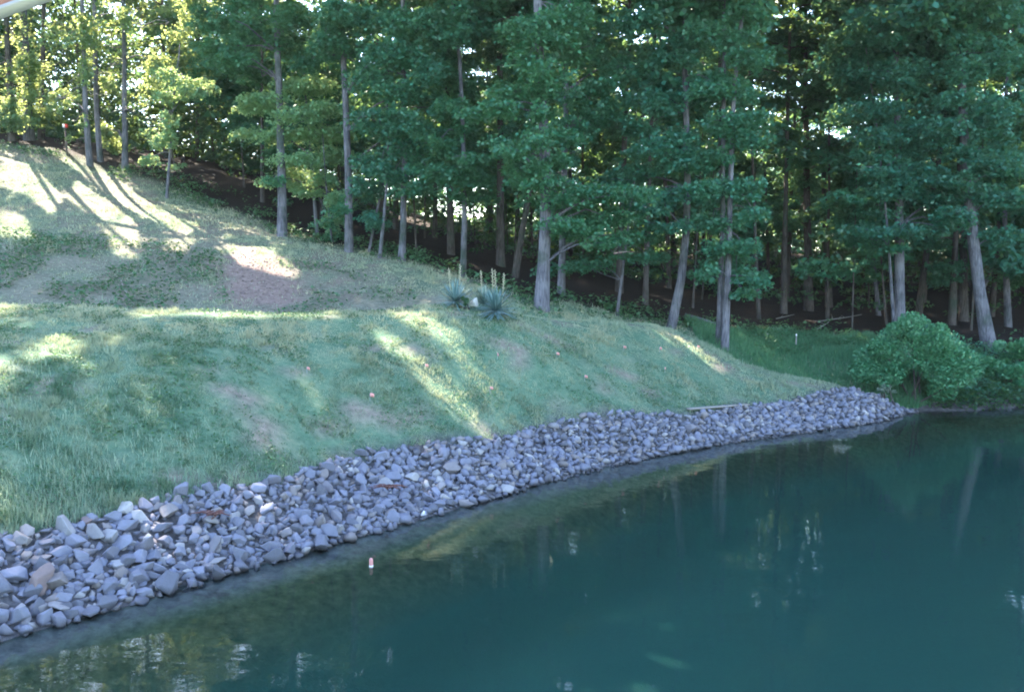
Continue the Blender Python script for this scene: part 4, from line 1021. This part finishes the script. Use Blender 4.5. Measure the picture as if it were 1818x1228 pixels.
# ------------------------------------------------------------------ small things
def pin_flag(px, py, label, s=1.0):
    s *= 0.72
    h = hit(px, py+9*s); root = empty('pin_flag', h, label, 'marker flag', 'pin flags stuck in the bank')
    hh = 0.17*s+0.05; mb = MB(); mb.tube(np.array([h-[0, 0, 0.1], h+[0, 0, hh]]), np.array([0.004, 0.004]), 5); mb.build('wire', M_wire, root)
    n = 5; w = 0.12*s; az = rng.normal(0, .5); v = []
    for t in range(n):
        u = t/(n-1); off = np.array([math.cos(az)*w*u, math.sin(az)*w*u+0.012*math.sin(u*5), -0.02*u*u])
        for zz in (hh-0.10*s, hh):
            for th in (-0.0015, 0.0015): v.append(h+off+[0, th, zz])
    v = np.array(v); f = []
    for t in range(n-1):
        a_ = t*4; b_ = a_+4
        f += [[a_, a_+2, b_+2, b_], [a_+1, b_+1, b_+3, a_+3], [a_+2, a_+3, b_+3, b_+2], [a_, b_, b_+1, a_+1]]
    f += [[0, 1, 3, 2], [n*4-4, n*4-2, n*4-1, n*4-3]]
    mesh_np('flag', v, np.array(f), M_flag, root)
for a_ in [(657, 706, 'largest pink pin flag, alone on the left half of the bank', 1.1), (545, 658, 'faded pink pin flag furthest left on the bank', .8), (755, 652, 'pink pin flag beside the bright sun streak', .9),
           (870, 693, 'pink pin flag lowest on the bank right of the sun streak', .9), (883, 632, 'pink pin flag straight below the front yucca', 1), (988, 630, 'pink pin flag on the bank below the thickest trunk', .9),
           (1038, 671, 'pink pin flag midway down the bank, right of the thickest trunk', .9), (1107, 618, 'left flag of two pink pin flags high on the bank near its right end', .9),
           (1171, 620, 'right flag of two pink pin flags high on the bank near its right end', 1), (1180, 656, 'pink pin flag below the bowed trunk, lower of the right end flags', 1), (1238, 616, 'pink pin flag on the slope edge left of the twin stemmed tree', .8)]:
    pin_flag(*a_)
w_ = W(659, 1005); root = empty('marker_float', (w_[0], w_[1], -0.06), 'pink and white marker float standing in the shallow water', 'float')
mb = MB(); mb.tube(np.array([[w_[0], w_[1], z] for z in (-0.02, 0.0, 0.05, 0.11, 0.13)]), np.array([.024, .029, .030, .028, .018]), 12); mb.build('float_body', M_flag, root, True)
mb = MB(); mb.tube(np.array([[w_[0], w_[1], z] for z in (0.0, 0.022)]), np.array([.0315, .032]), 12); mb.build('white_band', M_white, root, True)

def fallen(name, label, pts3, r, mat=M_twig, cat='branch', twigs=0):
    pts3 = np.array(pts3); root = empty(name, pts3[0], label, cat); mb = MB()
    t = np.linspace(0, 1, 9); k = np.linspace(0, 1, len(pts3)); pp = np.stack([np.interp(t, k, pts3[:, c]) for c in range(3)], 1); pp[1:-1] = .25*pp[:-2]+.5*pp[1:-1]+.25*pp[2:]
    mb.tube(pp, np.linspace(r, r*0.45, 9), 7, 0.2); mb.build('stick' if r < .06 else 'log', mat, root, True)
    for q in range(twigs):
        s_ = pp[2+q % 6]; e = s_+np.array([rng.normal(0, .25), rng.normal(0, .2), abs(rng.normal(0, .12))]); m2 = MB(); m2.tube(np.array([s_, (s_+e)/2+[0, 0, .03], e]), np.array([r*.45, r*.3, r*.12]), 5); m2.build('twig', mat, root, True)
g3 = lambda px, py, up=0.03: hit(px, py)+np.array([0, 0, up])
fallen('fallen_branch', 'long pale curved branch lying on the weedy cut slope at left', [g3(211, 492, .06), g3(220, 518, .12), g3(238, 546, .05)], 0.035)
fallen('fallen_branch', 'short straight stick beside the foot of the curved branch', [g3(210, 528, .06), g3(237, 547, .05)], 0.022)
lg = [(1455, 572), (1500, 566), (1530, 560)]; fallen('fallen_branch', 'pale fallen branch on the dark forest floor in the gap', [g3(*p, .05) for p in lg], 0.028, M_board, twigs=3)
fallen('fallen_branch', 'lower crooked pale branch on the dark forest floor in the gap', [g3(1448, 588, .06), g3(1470, 578, .12), g3(1478, 568, .12)], 0.026, M_board, twigs=2)
fallen('fallen_branch', 'short pale branch left of the others on the dark forest floor', [g3(1378, 568, .06), g3(1410, 562, .1)], 0.025, M_board, twigs=1)
fallen('fallen_log', 'grey fallen log lying behind the bowed trunk', [P(1215, 584, 33.5)*[1, 1, 0]+[0, 0, float(gz(P(1215, 584, 33.5)[0], 33.5))+.2], P(1272, 592, 33.2)*[1, 1, 0]+[0, 0, float(gz(P(1272, 592, 33.2)[0], 33.2))+.18]], 0.08, M_bark, 'log')
# weathered board along the top of the stones
p0, p1 = g3(1222, 733, .10), g3(1328, 724, .10); u = p1-p0; L_ = np.linalg.norm(u); u /= L_; sd = np.cross([0, 0, 1.], u); sd /= np.linalg.norm(sd); up = np.cross(u, sd)
mb = MB(); mb.box((p0+p1)/2, (L_, 0.14, 0.045), np.column_stack([u, sd, up])); tag(mb.build('wooden_board', M_board), 'long weathered board lying along the top of the stones', 'board')
# red twig bundles on the stones
for px, py, lab, n in ((378, 940, 'dead reddish cedar twig lying on the near stones', 16), (690, 888, 'brown dead twigs caught on the stones mid bank', 18)):
    h = hit(px, py)+[0, 0, 0.24]; root = empty('dead_twigs', h, lab, 'twigs'); mb = MB()
    for q in range(n):
        an = rng.normal(0.2, .5) if q % 2 else rng.normal(3.3, .5); e = h+np.array([math.cos(an)*.28*(0.5+rng.random()), math.sin(an)*.14, -0.04+0.1*rng.random()])
        mb.tube(np.array([h+rng.normal(0, .03, 3), (h+e)/2+[0, 0, .03], e]), np.array([.012, .009, .004]), 4)
    mb.build('twig', M_redtwig, root)
# slim stakes
h = hit(1413, 622); root = empty('stake', h, 'thin whitish stake standing in the tall grass at the wood edge', 'stake')
mb = MB(); mb.tube(np.array([h-[0, 0, .2], h+[0, 0, .55]]), np.array([.022, .02]), 6); mb.build('post', M_board, root); mb = MB(); mb.tube(np.array([h+[0, 0, .551], h+[0, 0, .60], h+[0, 0, .63]]), np.array([.026, .026, .01]), 6); mb.build('cap', M_white, root)
h = hit(119, 272); tp = P(116, 227, h[1]); root = empty('marker_post', h, 'dark slim post with a red and white head on the hill brow', 'post')
mb = MB(); mb.tube(np.array([h-[0, 0, .3], tp]), np.array([.05, .04]), 8); mb.build('post', M_bark_dark, root)
mb = MB(); mb.box(tp+[-.06, 0, .09], (.11, .09, .16)); mb.build('white_face', M_white, root); mb = MB(); mb.box(tp+[.055, 0, .085], (.115, .10, .17)); mb.build('red_face', M_red, root)
# the eave of the porch the picture was taken from
root = empty('porch_eave', (-2.6, 1.2, 2.4), 'brown wooden eave with pale edge jutting into the top left corner', 'eave')
c0 = P(-60, 48, 2.2); c1 = P(90, -6, 2.2); u = c1-c0; u /= np.linalg.norm(u); sd = np.array([0, 1., 0]); sd = sd-u*(sd@u); sd /= np.linalg.norm(sd); up = np.cross(u, sd); R = np.column_stack([u, sd, up])
mid = (c0+c1)/2-u*0.35
mb = MB(); mb.box(mid+up*0.005, (1.5, 0.048, 0.010), R); mb.build('trim', M_trim, root)
mb = MB(); mb.box(mid+up*0.011+up*0.09, (1.5, 0.044, 0.18), R); mb.build('beam', M_eave, root)
mb = MB(); mb.tube(np.array([[-2.3, 2.2, 1.5], [-2.3, 2.2, float(mid[2])-0.1]]), np.array([.07, .07]), 8); mb.build('post', M_eave, root)

# thin volume box added to lift the darks like faded film
hz = NT('film_veil_volume'); pv = hz.n('ShaderNodeVolumePrincipled'); pv.inputs['Density'].default_value = 0.00014; pv.inputs['Color'].default_value = (0.80, 0.90, 1.0, 1); pv.inputs['Anisotropy'].default_value = 0.2
hz.t.links.new(pv.outputs[0], hz.out.inputs['Volume'])
mb = MB(); mb.box((-10, 57.5, 22.5), (4320, 4320, 51)); tag(mb.build('film_veil', hz.m), kind='stuff')
